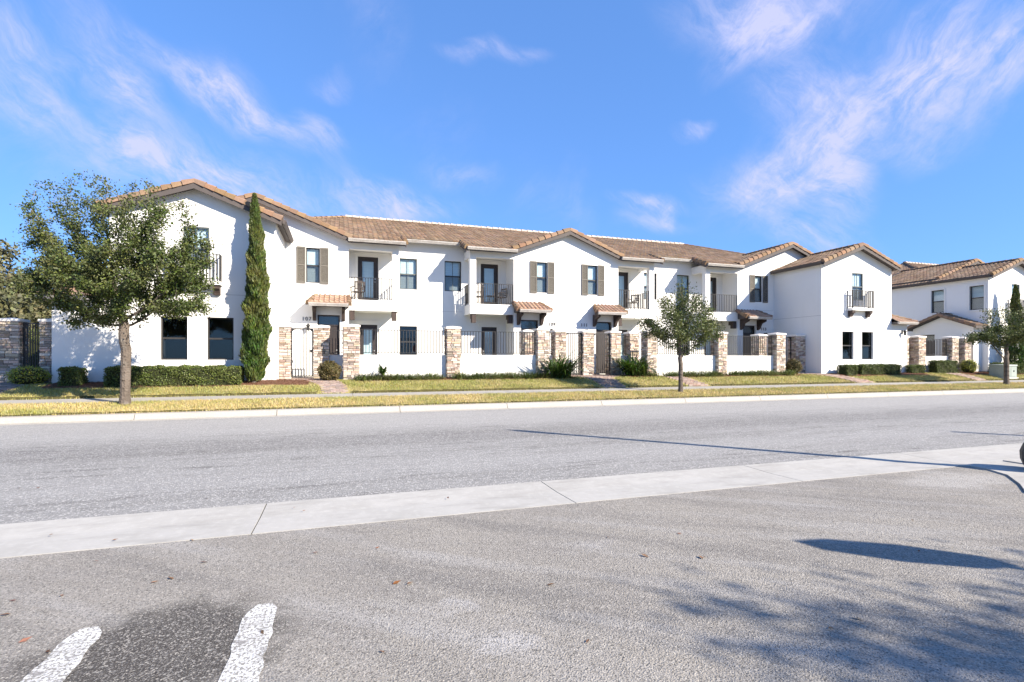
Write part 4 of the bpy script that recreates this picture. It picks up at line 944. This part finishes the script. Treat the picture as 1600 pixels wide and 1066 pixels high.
def low_wall(p0, p1, label, rail=True, zt=1.68, th=.2):
    p0 = Vector((*p0, 0)); p1 = Vector((*p1, 0)); d = (p1 - p0); L_ = d.length; d.normalize(); fr = Fr(p0.x, p0.y, d.x, d.y)
    root = thing('garden_wall', label, 'wall', (p0.x, p0.y, G), 'low white garden walls with black railings')
    b = MB(); fr.box(b, 0, L_, -th, 0, G - .25, zt); b.build('wall', M['stucco'], root)
    b = MB(); fr.box(b, 0, L_, -th - .015, .015, zt, zt + .035); b.build('coping', M['trim'], root)
    q0 = fr.p(0.01, -th / 2, 0); q1 = fr.p(L_ - .01, -th / 2, 0)
    railing(q0[:2], q1[:2], zt + .10, 2.72, root, gap=.12)
    return root
low_wall((.70, 21.2), (4.14, 21.2), 'low white wall with black railing between the second and third front pillars, agave before it')
low_wall((4.70, 21.2), (8.12, 21.2), 'low white wall with black railing below the balcony of number 109')
low_wall((14.12, 21.2), (17.62, 21.2), 'low white wall with black railing behind the middle street tree')
low_wall((18.15, 21.2), (21.25, 21.2), 'low white wall with black railing in front of number 113')
low_wall((-.44, 22.1), (.30, 22.1), 'short shaded low wall with railing beside the door of number 107')
low_wall((8.45, 22.5), (9.33, 22.2), 'short low wall with railing in front of the door of number 109')
low_wall((12.72, 22.2), (13.45, 22.5), 'short low wall with railing behind the dark green plant')
low_wall((32.2, 21.2), (34.45, 21.2), 'low white wall with railing in front of the second row, hedge before it')

def gate(p0, p1, label, z0=None, z1=2.76, n=6):
    z0 = G + .1 if z0 is None else z0
    p0 = Vector((*p0, 0)); p1 = Vector((*p1, 0)); d = (p1 - p0); L_ = d.length; d.normalize(); fr = Fr(p0.x, p0.y, d.x, d.y)
    root = thing('iron_gate', label, 'gate', (p0.x, p0.y, z0), 'black iron garden gates')
    b = MB(); w = .045
    fr.box(b, .02, .02 + w, -.02, .02, z0, z1); fr.box(b, L_ - .02 - w, L_ - .02, -.02, .02, z0, z1); fr.box(b, .02 + w, L_ - .02 - w, -.018, .018, z1 - w, z1); fr.box(b, .02 + w, L_ - .02 - w, -.018, .018, z0, z0 + w)
    for s, u in ((1, .02 + w), (-1, L_ - .02 - w)):
        b.prism([fr.p(u, -.018, z1 - w), fr.p(u + s * .09, -.018, z1 - w), fr.p(u, -.018, z1 - w - .09)], fr.n * .036)
    b.build('gate_frame', M['iron'], root)
    me = picket_mesh(z1 - z0 - 2 * w); a = math.atan2(d.y, d.x)
    for i in range(1, n + 1):
        c = d * (.02 + w + (L_ - .04 - 2 * w) * i / (n + 1)); link('picket', me, root, (c.x, c.y, w), (0, 0, a))
    b = MB(); fr.box(b, L_ - .14, L_ - .02, .018, .04, z0 + .95, z0 + 1.07); b.tube(fr.p(L_ - .10, .04, z0 + 1.0), fr.p(L_ - .10, .09, z0 + 1.0), .018); b.build('latch', M['iron'], root)
    return root
gate((-1.86, 22.0), (-1.01, 22.0), 'black iron gate in front of number 107')
gate((9.86, 22.0), (10.74, 22.0), 'black iron gate of number 109, left one of the middle pair')
gate((11.28, 22.0), (12.2, 22.0), 'black iron gate of number 111, right one of the middle pair')
gate((21.9, 22.5), (23.6, 22.3), 'black iron gate of number 113 behind the round bush')
gate((-10.05, 21.5), (-9.50, 21.5), 'black iron gate at the left edge of the photo', z0=G + .05, n=5)
gate((31.12, 21.5), (31.62, 21.5), 'black iron gate at the right end of the right wing', n=4)
gate((35.0, 21.8), (36.25, 21.8), 'black iron gate of the second row beside its porch', n=8)

# ------------------------------------------------------------------ balcony furniture
def chair(x, y, z, rz, label):
    root = thing('patio_chair', label, 'chair', (x, y, z), 'dark chairs on the balconies', rz)
    def mb(f, name):
        b = MB(); f(b); me = b.mesh(name, M['wood']); return link(name, me, root)
    mb(lambda b: b.box(-.24, .24, -.24, .24, .42, .45), 'seat')
    bk = mb(lambda b: (b.box(-.24, -.205, .22, .25, .45, .9), b.box(.205, .24, .22, .25, .45, .9), b.box(-.205, .205, .225, .245, .84, .9), b.box(-.205, .205, .225, .245, .52, .56)), 'backrest')
    for i in range(5): 
        b = MB(); b.box(-.17 + i * .085 - .016, -.17 + i * .085 + .016, .228, .242, .56, .84); link('slat', b.mesh('slat', M['wood']), bk)
    for sx in (-1, 1):
        for sy in (-1, 1): mb(lambda b: b.tube((sx * .215, sy * .215, 0), (sx * .205, sy * .205, .42), .018, n=6), 'leg')
        mb(lambda b: (b.box(sx * .25 - .025, sx * .25 + .025, -.24, .26, .64, .67), b.box(sx * .25 - .015, sx * .25 + .015, -.22, -.19, .45, .64)), 'armrest')
    return root
chair(.75, 24.85, FL2, R(200), 'dark slatted chair on the balcony of number 107')
chair(6.5, 24.85, FL2, R(80), 'dark chair at the left end of the balcony of number 109')
chair(7.6, 24.85, FL2, R(-70), 'dark chair at the right end of the balcony of number 109')
chair(15.2, 24.9, FL2, R(-60), 'dark chair on the balcony of number 111')
t = thing('side_table', 'small round table between the two chairs on the balcony of number 109', 'table', (7.08, 24.8, FL2))
b = MB(); b.lathe([(.02, .47), (.24, .47), (.24, .49), (.02, .49)], (7.08, 24.8, FL2), 20); b.build('table_top', M['iron'], t)
for k in range(3):
    a = k * 2.09; b = MB(); b.tube((7.08 + .19 * math.cos(a), 24.8 + .19 * math.sin(a), FL2), (7.08 + .04 * math.cos(a), 24.8 + .04 * math.sin(a), FL2 + .47), .012, n=6); b.build('leg', M['iron'], t)

# ------------------------------------------------------------------ trees and plants
def grow_tree(base, trunk_h, attract, seg=.22, kill=.34, reach=2.0, iters=70, lean=(0, 0)):
    """space colonisation; returns nodes, parents"""
    base = np.array(base, float); P = [base]; par = [-1]; n = int(trunk_h / seg)
    for i in range(1, n + 1): P.append(base + np.array([lean[0] * (i / n) ** 1.5, lean[1] * (i / n) ** 1.5, seg * i])); par.append(i - 1)
    A = attract.copy(); P = list(P)
    arr = np.array(P); D = np.linalg.norm(A[:, None] - arr[None], axis=2); near = D.argmin(1); nd = D.min(1)
    for it in range(iters):
        if len(A) == 0: break
        use = nd < (reach if it > 8 else 9)
        if not use.any(): break
        dirs = {}
        for i in np.where(use)[0]:
            v = A[i] - P[near[i]]; v = v / (np.linalg.norm(v) + 1e-9); k = near[i]
            dirs[k] = dirs.get(k, 0) + v
        new = []
        for k, v in dirs.items():
            l = np.linalg.norm(v)
            if l < .05: continue
            v = v / l + RNG.normal(0, .16, 3); v /= np.linalg.norm(v)
            new.append(len(P)); P.append(P[k] + v * seg); par.append(k)
        if not new: break
        Nn = np.array([P[i] for i in new]); D = np.linalg.norm(A[:, None] - Nn[None], axis=2); m_ = D.min(1); am = D.argmin(1)
        upd = m_ < nd; nd = np.where(upd, m_, nd); near = np.where(upd, np.array(new)[am], near)
        keep = nd > kill; A = A[keep]; nd = nd[keep]; near = near[keep]
    return np.array(P), np.array(par)
def tree(name, base, trunk_h, att, r_base, label, leaf_m, nleaf, leaf=(.038, .02), spread=.17, lean=(0, 0), cat='tree', tipr=.006, group=None, seg=.22, dens=None, flare=True, kill=.34, cluster=None):
    P, par = grow_tree(base, trunk_h, att, seg=seg, lean=lean, kill=kill)
    n = len(P); child = np.zeros(n, int)
    for i in range(1, n): child[par[i]] += 1
    r = np.zeros(n); ex = 2.35
    acc = np.zeros(n)
    for i in range(n - 1, -1, -1):
        if child[i] == 0: acc[i] = tipr ** ex
        r[i] = acc[i] ** (1 / ex)
        if i: acc[par[i]] += acc[i]
    tl = int(trunk_h / seg)
    s = r_base / r[0]; w_ = np.clip((r - .012) / max(r[tl] - .012, 1e-6), 0, 1) if s > 1 else np.ones(n); r = r * (1 + (s - 1) * w_)
    for i in range(tl + 1): r[i] = max(r[i], r_base * (1 - .22 * i / tl))
    pass
    root = thing(name, label, cat, tuple(base), group)
    b = MB(); tw = MB()
    for i in range(1, n):
        if P[i][2] < P[par[i]][2] - .5: pass
        a, c = Vector(P[par[i]]), Vector(P[i]); ra, rb = r[par[i]], r[i]
        if ra > 2.2 * rb and rb < .05: ra = min(ra, rb * 1.3)
        if flare and par[i] == 0: ra *= 1.25
        (b if rb > .02 else tw).tube(a, c + (c - a).normalized() * rb * .3, ra, rb, n=12 if rb > .06 else (6 if rb > .02 else 4), cap=rb > .02)
    b.build('trunk', M['bark'], root)
    tips = np.where((r < .02) & (np.arange(n) > 3))[0]
    wgt = np.ones(len(tips))
    if dens is not None: wgt = np.array([dens(P[i]) for i in tips])
    wgt = wgt / wgt.sum(); idx = RNG.choice(tips, nleaf, p=wgt)
    C = P[idx] + (P[par[idx]] - P[idx]) * RNG.uniform(0, 1, (nleaf, 1)) + RNG.normal(0, spread, (nleaf, 3)) * np.array([1, 1, .8])
    # side twigs
    for i in RNG.choice(tips, min(len(tips), 900), replace=False):
        d = Vector(RNG.normal(0, 1, 3) + np.array([0, 0, .3])).normalized() * RNG.uniform(.1, .32); p = Vector(P[i]); tw.tube(p, p + d, .004, .002, n=3, cap=False)
    tw.build('twigs', M['twig'], root)
    Vv, Ff = leaf_cloud(C - np.array(base), *leaf); me = np_mesh('crown', Vv, Ff, leaf_m); cr = link('crown', me, root)
    return root
def ell(n, c, r, up=0):
    d = RNG.normal(size=(n, 3)); d /= np.linalg.norm(d, axis=1)[:, None]; rad = RNG.uniform(0, 1, (n, 1)) ** (1 / 2.4); return np.array(c) + d * rad * np.array(r)
B1 = (-5.72, 17.15, .27)
def around(B, pts): return np.array(B) + pts
# camera-right and camera-depth directions on the ground, used only to lay out lopsided crowns as seen from the street
ux, uy = math.cos(PHI), -math.sin(PHI)
def blob(B, n, lat, z, rl, rz, rd=None, dep=0):
    rd = rd or rl * .8; p = ell(n, (0, 0, 0), (rl, rd, rz)); x = p[:, 0] + lat; d = p[:, 1] + dep
    return np.stack([B[0] + x * ux + d * (-uy), B[1] + x * uy + d * ux, B[2] + z + p[:, 2]], 1)
att = np.concatenate([blob(B1, 420, 0.3, 3.6, 2.25, 1.25), blob(B1, 190, -.9, 3.5, 1.9, 1.0), blob(B1, 120, -1.75, 4.5, 1.2, .9, 1.0), blob(B1, 120, -1.5, 5.7, 1.3, .75, .8), blob(B1, 150, -.1, 5.5, 1.5, 1.0), blob(B1, 110, 1.1, 5.1, 1.2, 1.0), blob(B1, 90, 1.75, 4.0, .8, .9), blob(B1, 50, -2.3, 3.6, .6, .5), blob(B1, 60, 1.6, 2.7, .9, .45), blob(B1, 60, -.9, 2.5, .9, .4)])
def dens1(p):
    z = p[2] - B1[2]; return (1.0 if z < 4.1 else max(.20, 1 - (z - 4.1) * .45))
tree('oak_tree', B1, 1.75, att, .122, 'largest leafy street tree on the verge at left, in front of the left wing', M['oak_leaf'], 68000, leaf=(.036, .020), dens=dens1, spread=.105, lean=(.03, 0))
B2 = (12.5, 17.0, .26)
att = np.concatenate([blob(B2, 260, 0, 2.6, 1.4, .9), blob(B2, 150, .1, 3.4, 1.05, .75), blob(B2, 60, -1.0, 2.4, .7, .5), blob(B2, 60, 1.1, 2.45, .75, .5), blob(B2, 90, 0, 3.95, .6, .45)])
tree('oak_tree', B2, 1.25, att, .085, 'small street tree with thin trunk on the verge near the middle', M['oak_leaf'], 16500, leaf=(.036, .019), spread=.12, dens=lambda p: 1.0 if p[2] < 3.9 else .25, tipr=.004)
B3 = (31.9, 17.0, .26)
att = np.concatenate([blob(B3, 240, .2, 2.6, 1.7, .6), blob(B3, 110, .9, 3.2, 1.3, .7), blob(B3, 60, -1.3, 2.4, .9, .4), blob(B3, 50, -.5, 3.5, 1.0, .6)])
tree('oak_tree', B3, 1.3, att, .11, 'street tree cut by the right edge, behind it a utility box', M['oak_leaf'], 15000, leaf=(.04, .022), spread=.12, dens=lambda p: 1.0 if p[2] < 3.1 else .35)
# tree behind the photographer, whose shadow falls on the lot
B4 = (10.75, -5.8, .02)
att = np.concatenate([blob(B4, 260, 0, 4.9, 2.5, 1.2), blob(B4, 120, -1.4, 5.4, 1.5, .9), blob(B4, 90, 1.4, 4.3, 1.4, .8)])
tree('oak_tree', B4, 2.6, att, .16, 'street tree behind the photographer that shades the lot', M['oak_leaf'], 11500, leaf=(.05, .03), spread=.26, kill=.45)
# woods beyond the far-left gate
for k, (x, y, h, r_) in enumerate(((-21.5, 41, 9.0, 3.4), (-25.5, 44, 10.0, 4.2), (-19.0, 46, 8.8, 3.0), (-31, 42, 9.5, 4.2), (-16.6, 43, 7.0, 2.4), (-18.5, 36, 6.0, 2.4))):
    B = (x, y, G); att = np.concatenate([blob(B, 150, 0, h * .62, r_, h * .33), blob(B, 60, r_ * .4, h * .45, r_ * .8, h * .25), blob(B, 60, -r_ * .5, h * .4, r_ * .7, h * .25)])
    tree('background_tree', B, h * .18, att, .22, ['tallest brownish tree behind the far left gate', 'broad tree at the left edge behind the street oak', 'green tree nearest the white wing at far left', 'outermost tree beyond the left edge', 'smallest tree behind the left wing', 'low full tree just behind the far left gate'][k], M['far_tree'], 14000, leaf=(.13, .07), spread=.35, group='trees beyond the far left gate', seg=.5, kill=.8)
# cypress
def cypress(x, y, z, h, r, n, label):
    root = thing('cypress_tree', label, 'tree', (x, y, z)); b = MB(); b.tube((x, y, z - .1), (x, y, z + h * .93), .07, .012, n=8); b.build('trunk', M['bark'], root)
    t = RNG.uniform(0, 1, n) ** .85; prof = np.interp(t, [0, .03, .1, .3, .55, .8, .93, 1], [.45, .80, 1.0, 1.0, .80, .50, .28, .05])
    a = RNG.uniform(0, 6.283, n); lump = 1 + .16 * np.sin(a * 3 + t * 26) + .13 * np.sin(a * 2 - t * 47 + 1) + .08 * np.sin(a * 5 + t * 90)
    rad = prof * r * lump * RNG.uniform(.55, 1.05, n) ** .6
    C = np.stack([rad * np.cos(a) + .10 * np.sin(t * 3), rad * np.sin(a), t * h + .12], 1)
    d = np.stack([np.cos(a) * .35, np.sin(a) * .35, np.ones(n)], 1) + RNG.normal(0, .28, (n, 3)); d /= np.linalg.norm(d, axis=1)[:, None]
    e = np.cross(d, rand_dirs(n)); e /= np.linalg.norm(e, axis=1)[:, None]; s = RNG.uniform(.6, 1.4, (n, 1))
    Vv, Ff = quads(C, d * .075 * s, e * .018 * s); link('crown', np_mesh('crown', Vv, Ff, M['cypress']), root); return root
cypress(-2.62 - .30, 20.35, .70, 6.55, .385, 40000, 'tall narrow cypress against the left wing, right of its windows')
cypress(38.9, 20.3, .72, 5.2, .40, 14000, 'slim cypress at the corner of the second row, behind the right street tree')

def hedge(x0, x1, y0, y1, z0, h, label, m='hedge', name='hedge', cat='hedge', dens=2600, group=None, lumpy=.04):
    root = thing(name, label, cat, ((x0 + x1) / 2, (y0 + y1) / 2, z0), group)
    w, d = (x1 - x0) / 2, (y1 - y0) / 2
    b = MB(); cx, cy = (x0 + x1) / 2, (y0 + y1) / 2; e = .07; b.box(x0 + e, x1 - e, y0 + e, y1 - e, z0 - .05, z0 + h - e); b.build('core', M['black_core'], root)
    A = [2 * w * h, 2 * w * h, 2 * d * h, 2 * d * h, 4 * w * d]; n = int(sum(A) * dens); f = RNG.choice(5, n, p=np.array(A) / sum(A)); u, v = RNG.uniform(-1, 1, n), RNG.uniform(0, 1, n)
    C = np.zeros((n, 3)); inn = RNG.uniform(0, .09, n)
    for k in range(5):
        q = f == k
        if k < 2: C[q] = np.stack([u[q] * w, (-1 if k == 0 else 1) * (d - inn[q]), v[q] * h], 1)
        elif k < 4: C[q] = np.stack([(-1 if k == 2 else 1) * (w - inn[q]), u[q] * d, v[q] * h], 1)
        else: C[q] = np.stack([u[q] * w, (v[q] * 2 - 1) * d, h - inn[q]], 1)
    # rounded edges and lumps
    tz = np.clip((C[:, 2] - h + .14) / .14, 0, 1); sh = 1 - .05 * tz ** 2
    C[:, 1] *= 1 - .22 * tz ** 2; C[:, 0] = np.sign(C[:, 0]) * np.minimum(np.abs(C[:, 0]), w - .10 * tz ** 2)
    nx = np.sin((C[:, 0] + x0) * 7) * .5 + np.sin((C[:, 0] + x0) * 17 + 2) * .5; C += np.stack([nx * 0, np.sin(C[:, 0] * 5 + C[:, 2] * 9) * lumpy, nx * lumpy * (C[:, 2] / h)], 1) + RNG.normal(0, .012, (n, 3))
    Vv, Ff = leaf_cloud(C, .024, .014); link('foliage', np_mesh('foliage', Vv, Ff, M[m]), root); return root
def ball(x, y, z0, rx, h, label, m='hedge', dens=3200, name='round_bush'):
    root = thing(name, label, 'bush', (x, y, z0)); n = int(4 * math.pi * rx * h / 2 * dens)
    d = rand_dirs(n); a = np.arctan2(d[:, 1], d[:, 0]); lump = 1 + .09 * np.sin(a * 4 + d[:, 2] * 5) + .06 * np.sin(a * 7 - d[:, 2] * 9)
    C = d * np.array([rx, rx, h / 2]) * (RNG.uniform(.72, 1.0, n) * lump)[:, None] + np.array([0, 0, h / 2]); C[:, 2] = np.maximum(C[:, 2], .02)
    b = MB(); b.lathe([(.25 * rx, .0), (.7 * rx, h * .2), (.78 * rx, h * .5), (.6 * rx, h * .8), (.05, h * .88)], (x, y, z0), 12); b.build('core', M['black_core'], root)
    Vv, Ff = leaf_cloud(C, .024, .014); link('foliage', np_mesh('foliage', Vv, Ff, M[m]), root); return root
hedge(-7.25, -3.28, 19.95, 20.75, .64, .66, 'long clipped hedge below the ground floor windows of the left wing')
hedge(-8.52, -7.93, 20.1, 20.7, .66, .62, 'small square clipped bush left of the street oak')
hedge(26.2, 29.15, 20.2, 20.8, .70, .55, 'long clipped hedge below the windows of the right wing', dens=1700)
hedge(25.05, 25.75, 20.1, 20.75, .68, .56, 'short clipped bush left of the hedge at the right wing', dens=1700)
hedge(30.45, 31.5, 20.55, 20.95, .70, .5, 'small dark clipped bush at the pillar right of the right wing', dens=1700)
hedge(32.35, 34.1, 20.45, 21.0, .70, .75, 'dark shaded hedge between two pillars before the second row', dens=1500)
hedge(36.9, 39.4, 19.95, 20.6, .70, .62, 'clipped hedge at the corner of the second row', dens=1400)
hedge(-18.5, -11.0, 29.0, 30.2, G, 2.1, 'dark overgrown hedge seen through the far left gate', dens=500, lumpy=.12)
hedge(40.3, 44, 19.95, 20.6, .70, .62, 'clipped hedge below the windows of the second row', dens=1200)
ball(-.40, 20.75, .68, .42, .80, 'bronze green rounded bush beside the gate of number 107', 'boxwood')
ball(22.75, 21.35, .72, .40, .85, 'rounded bronze bush left of the right wing', 'boxwood', 1800)
ball(-9.55, 20.75, .68, .55, .65, 'yellow green loose shrub before the far left gate', 'yellow_leaf', 1100)
ball(35.15, 20.55, .70, .45, .85, 'yellow green loose shrub at the pillar of the second row', 'yellow_leaf', 800)

def blades(n, x, y, z, L_, w, spread, parent, name, m, upb=.6):
    """arching strap leaves, three segments each"""
    a = RNG.uniform(0, 6.283, n); el = RNG.uniform(.25, 1.45, n) ** upb; ll = L_ * RNG.uniform(.65, 1.1, n)
    bx = RNG.normal(0, spread, (n, 2)); Vl = []; 
    d = np.stack([np.cos(a), np.sin(a)], 1); side = np.stack([-np.sin(a), np.cos(a), 0 * a], 1)
    pos = np.stack([x + bx[:, 0], y + bx[:, 1], np.full(n, z)], 1); e = el.copy(); rows = []
    for k in range(5):
        ww = (w * [.55, 1, .9, .6, .05][k]); rows.append(pos - side * ww); rows.append(pos + side * ww)
        step = ll / 4; pos = pos + np.stack([d[:, 0] * np.cos(e) * step, d[:, 1] * np.cos(e) * step, np.sin(e) * step], 1); e = e - RNG.uniform(.15, .5, n)
    Vv = np.stack(rows, 1).reshape(-1, 3) - np.array(wloc(parent)); F_ = []
    base = np.arange(n) * 10
    for k in range(4): F_.append(np.stack([base + 2*k, base + 2*k + 1, base + 2*k + 3, base + 2*k + 2], 1))
    return link(name, np_mesh(name, Vv, np.concatenate(F_), M[m]), parent)
def strap_plant(x, y, z, L_, n, w, label, m='strap', spread=.18, name='spiky_plant', group=None):
    root = thing(name, label, 'plant', (x, y, z), group); blades(n, x, y, z, L_, w, spread, root, 'leaves', m, .35 if name == 'spiky_plant' else .55); return root
strap_plant(9.05, 20.65, .72, 1.75, 260, .026, 'large spiky green plant left of the gate of number 109')
strap_plant(13.0, 21.15, .73, 1.75, 300, .028, 'large dark green spiky plant between the pillars right of number 111')
strap_plant(1.55, 20.6, .72, .62, 60, .030, 'small pale agave standing up before the low wall', spread=.02, name='agave_plant')
pl = bpy.data.objects['agave_plant']; b = MB(); b.tube((1.55, 20.6, .68), (1.55, 20.6, .98), .03); b.build('stem', M['bark'], pl)
for o_ in pl.children:
    if o_.name.startswith('leaves'): o_.location.z += .22
strap_plant(13.75, 20.85, .73, .5, 90, .014, 'low pale tuft at the foot of the pillar beside the dark green plant', 'liriope', .14, 'grass_tuft')
i = 0
for x0, x1, lab in ((.75, 2.2, 'low grassy border left of the agave, from the second front pillar'), (2.2, 3.9, 'low grassy border right of the agave, ending before the middle pillar'), (4.6, 7.0, 'low grassy border under the balcony of number 109'), (7.4, 8.9, 'short grassy border just left of the large spiky plant'), (14.6, 16.1, 'grassy border behind the trunk of the middle street tree'), (16.6, 17.4, 'short grassy border left of the pillar right of the middle tree'), (18.3, 21.0, 'long grassy border in front of the low wall of number 113'), (21.4, 21.9, 'small grassy tuft at the last pillar of the right low wall')):
    r_ = thing('liriope_border', lab, 'plant', ((x0 + x1) / 2, 20.72, .72), 'low grassy borders along the garden walls'); x = x0
    while x < x1:
        blades(190, x, 20.66 + random.uniform(-.08, .08), .70, random.uniform(.46, .62), .010, .13, r_, 'leaves', 'liriope', .5); x += random.uniform(.28, .40)

# utility box
ux0, ux1, uy0, uy1, uz = 35.6, 36.65, 19.05, 19.8, .50
u = thing('utility_box', 'pale green grey utility cabinet on a pad just behind the right street tree', 'utility box', ((ux0 + ux1) / 2, (uy0 + uy1) / 2, uz))
b = MB(); b.box(ux0 - .06, ux1 + .06, uy0 - .06, uy1 + .06, uz - .12, uz); b.build('pad', M['pad'], u)
b = MB(); b.box(ux0, ux1, uy0, uy1, uz, uz + .66); b.build('cabinet', M['util'], u)
b = MB(); b.prism([(ux0 - .03, uy0 - .04, uz + .66), (ux0 - .03, uy1 + .03, uz + .66), (ux0 - .03, uy1, uz + .74), (ux0 - .03, uy0, uz + .72)], (ux1 - ux0 + .06, 0, 0)); b.build('lid', M['util'], u)
for xd in (ux0 + .04, (ux0 + ux1) / 2 + .01): b = MB(); b.box(xd, xd + .47, uy0 - .012, uy0, uz + .05, uz + .61); d_ = b.build('door', M['util'], u); b = MB(); b.box(xd + .2, xd + .26, uy0 - .035, uy0 - .012, uz + .32, uz + .40); b.build('handle', M['iron'], d_)

# ------------------------------------------------------------------ street furniture whose shadows cross the road
LP = (9.107, 4.42)
l = thing('street_lamp', 'black lamp post on the corner pavement at the right edge', 'street lamp', (*LP, .035))
b = MB(); b.lathe([(.19, 0), (.22, .06), (.25, .14), (.255, .24), (.22, .34), (.14, .46), (.10, .54), (.11, .58), (.085, .63)], (*LP, .035), 20); b.build('base', M['iron'], l, smooth=False)
b = MB(); b.lathe([(.085, .6), (.075, 4.3), (.075, 4.31)], (*LP, .035), 16); b.build('pole', M['iron'], l)
b = MB(); b.lathe([(.065, 4.3), (.08, 4.36), (.10, 4.42), (.105, 4.46), (.06, 4.47)], (*LP, .035), 16); b.build('collar', M['iron'], l)
b = MB(); b.lathe([(.08, 4.47), (.11, 4.62), (.11, 4.75), (.09, 4.86)], (*LP, .035), 16); b.build('globe', M['white'], l)
b = MB(); b.lathe([(.11, 4.86), (.09, 4.95), (.03, 5.02), (.015, 5.1)], (*LP, .035), 16); b.build('finial', M['iron'], l)
# stop sign outside the frame
def sign_post(tip_x, tip_y, top, label, size=.38, ang=0, word=None, name='stop_sign', octag=True, lean=(0, 0), h=None):
    k = top / math.tan(SUN_EL); bx, by = tip_x + k * math.sin(SUN_AZ), tip_y - k * math.cos(SUN_AZ)
    r_ = thing(name, label, 'sign', (bx, by, .03)); r_.rotation_euler = (lean[0], lean[1], ang)
    b = MB(); b.box(-.025, .025, -.02, .02, -.1, top - .1 if not octag else top - .2); link('post', b.mesh('post', M['galv']), r_)
    if octag:
        pts = [(size * math.cos(R(22.5 + 45 * i)) / math.cos(R(22.5)), -.04, top - size + size * math.sin(R(22.5 + 45 * i)) / math.cos(R(22.5))) for i in range(8)]
        b = MB(); b.prism(pts, (0, .008, 0)); pn = link('sign_panel', b.mesh('sign_panel', M['red']), r_)
        cu = bpy.data.curves.new('n', 'FONT'); cu.body = 'STOP'; cu.size = .30; cu.align_x = 'CENTER'; cu.align_y = 'CENTER'; cu.extrude = .001
        ob = bpy.data.objects.new('tmp', cu); COL.objects.link(ob); bpy.context.view_layer.update()
        me = bpy.data.meshes.new_from_object(ob.evaluated_get(bpy.context.evaluated_depsgraph_get())); bpy.data.objects.remove(ob)
        me.materials.clear(); me.materials.append(M['white']); link('lettering', me, pn, (0, -.044, top - size), (R(90), 0, 0))
    else:
        b = MB(); b.lathe([(.12, 0), (.12, top - 1.5), (.08, top - 1.48), (.075, top - .1), (.09, top - .06), (.02, top)], (0, 0, 0), 12); link('shadow_sleeve', b.mesh('shadow_sleeve', M['iron']), r_)  # thickens the unseen post so that its shadow is wide enough
    return r_
sign_post(4.01, 3.50, 2.9, 'red stop sign at the exit of the lot, beyond the right edge', ang=R(-12), lean=(R(2), R(-3)))
sign_post(12.38, 7.52, 3.2, 'unseen post on the corner pavement beyond the right edge, widened for its shadow', octag=False, name='shadow_post')  # unseen post added for the shadow it casts across the road

# ------------------------------------------------------------------ fallen leaves on the lot
bl = MB(); bl.add([(-.04, 0, .004), (-.01, .016, .010), (.04, .004, .004), (-.005, -.018, .003)], [(0, 1, 2), (0, 2, 3)]); LEAF = bl.mesh('fallen_leaf', M['leaf_brown'])
def px2g(px, py, z=0):
    s = (px - 800) / FPX; D = (EYE - z) * FPX / (py - 561); lat = s * D
    return lat * math.cos(PHI) + D * math.sin(PHI), -lat * math.sin(PHI) + D * math.cos(PHI)
spots = [(97, 932), (8, 962), (40, 1002), (75, 1020), (492, 865), (242, 911), (267, 905), (317, 880), (410, 990), (597, 1020), (80, 838), (180, 846), (150, 878), (590, 857), (918, 1004), (1008, 690 + 180), (1100, 872), (1340, 968), (1095, 872), (1426, 814), (1062, 835), (950, 840), (1436, 862), (860, 915), (1298, 983), (620, 912), (20, 940), (640, 913), (460, 795), (475, 800), (700, 780), (300, 845), (28, 764), (60, 763), (322, 780), (160, 745), (735, 698), (1180, 672), (540, 700)]
for i, (px, py) in enumerate(spots):
    x, y = px2g(px, py); s_ = random.uniform(.45, .9) * (1.0 if py > 850 else .8)
    o = link('fallen_leaf', LEAF, None, (x, y, .006 if not 5.07 < y < 6.1 else .014), (random.uniform(-.2, .2), random.uniform(-.2, .2), random.uniform(0, 6.28)), (s_, s_, s_))
    where = ('on the pale gutter strip' if 5.07 < y < 6.1 else 'on the grey road' if y > 6 else 'on the lot near the bottom edge, by the white stripes' if px < 460 and py > 900 else
             'at the left edge of the lot just below the gutter' if px < 460 else 'in the middle of the lot, left of the sign shadow' if px < 1010 else 'on the lot around the sign shadow at right')
    tag(o, 'curled dry brown leaf lying ' + where, 'leaf', 'dry brown leaves scattered on the ground')
print('objects', len(bpy.data.objects))
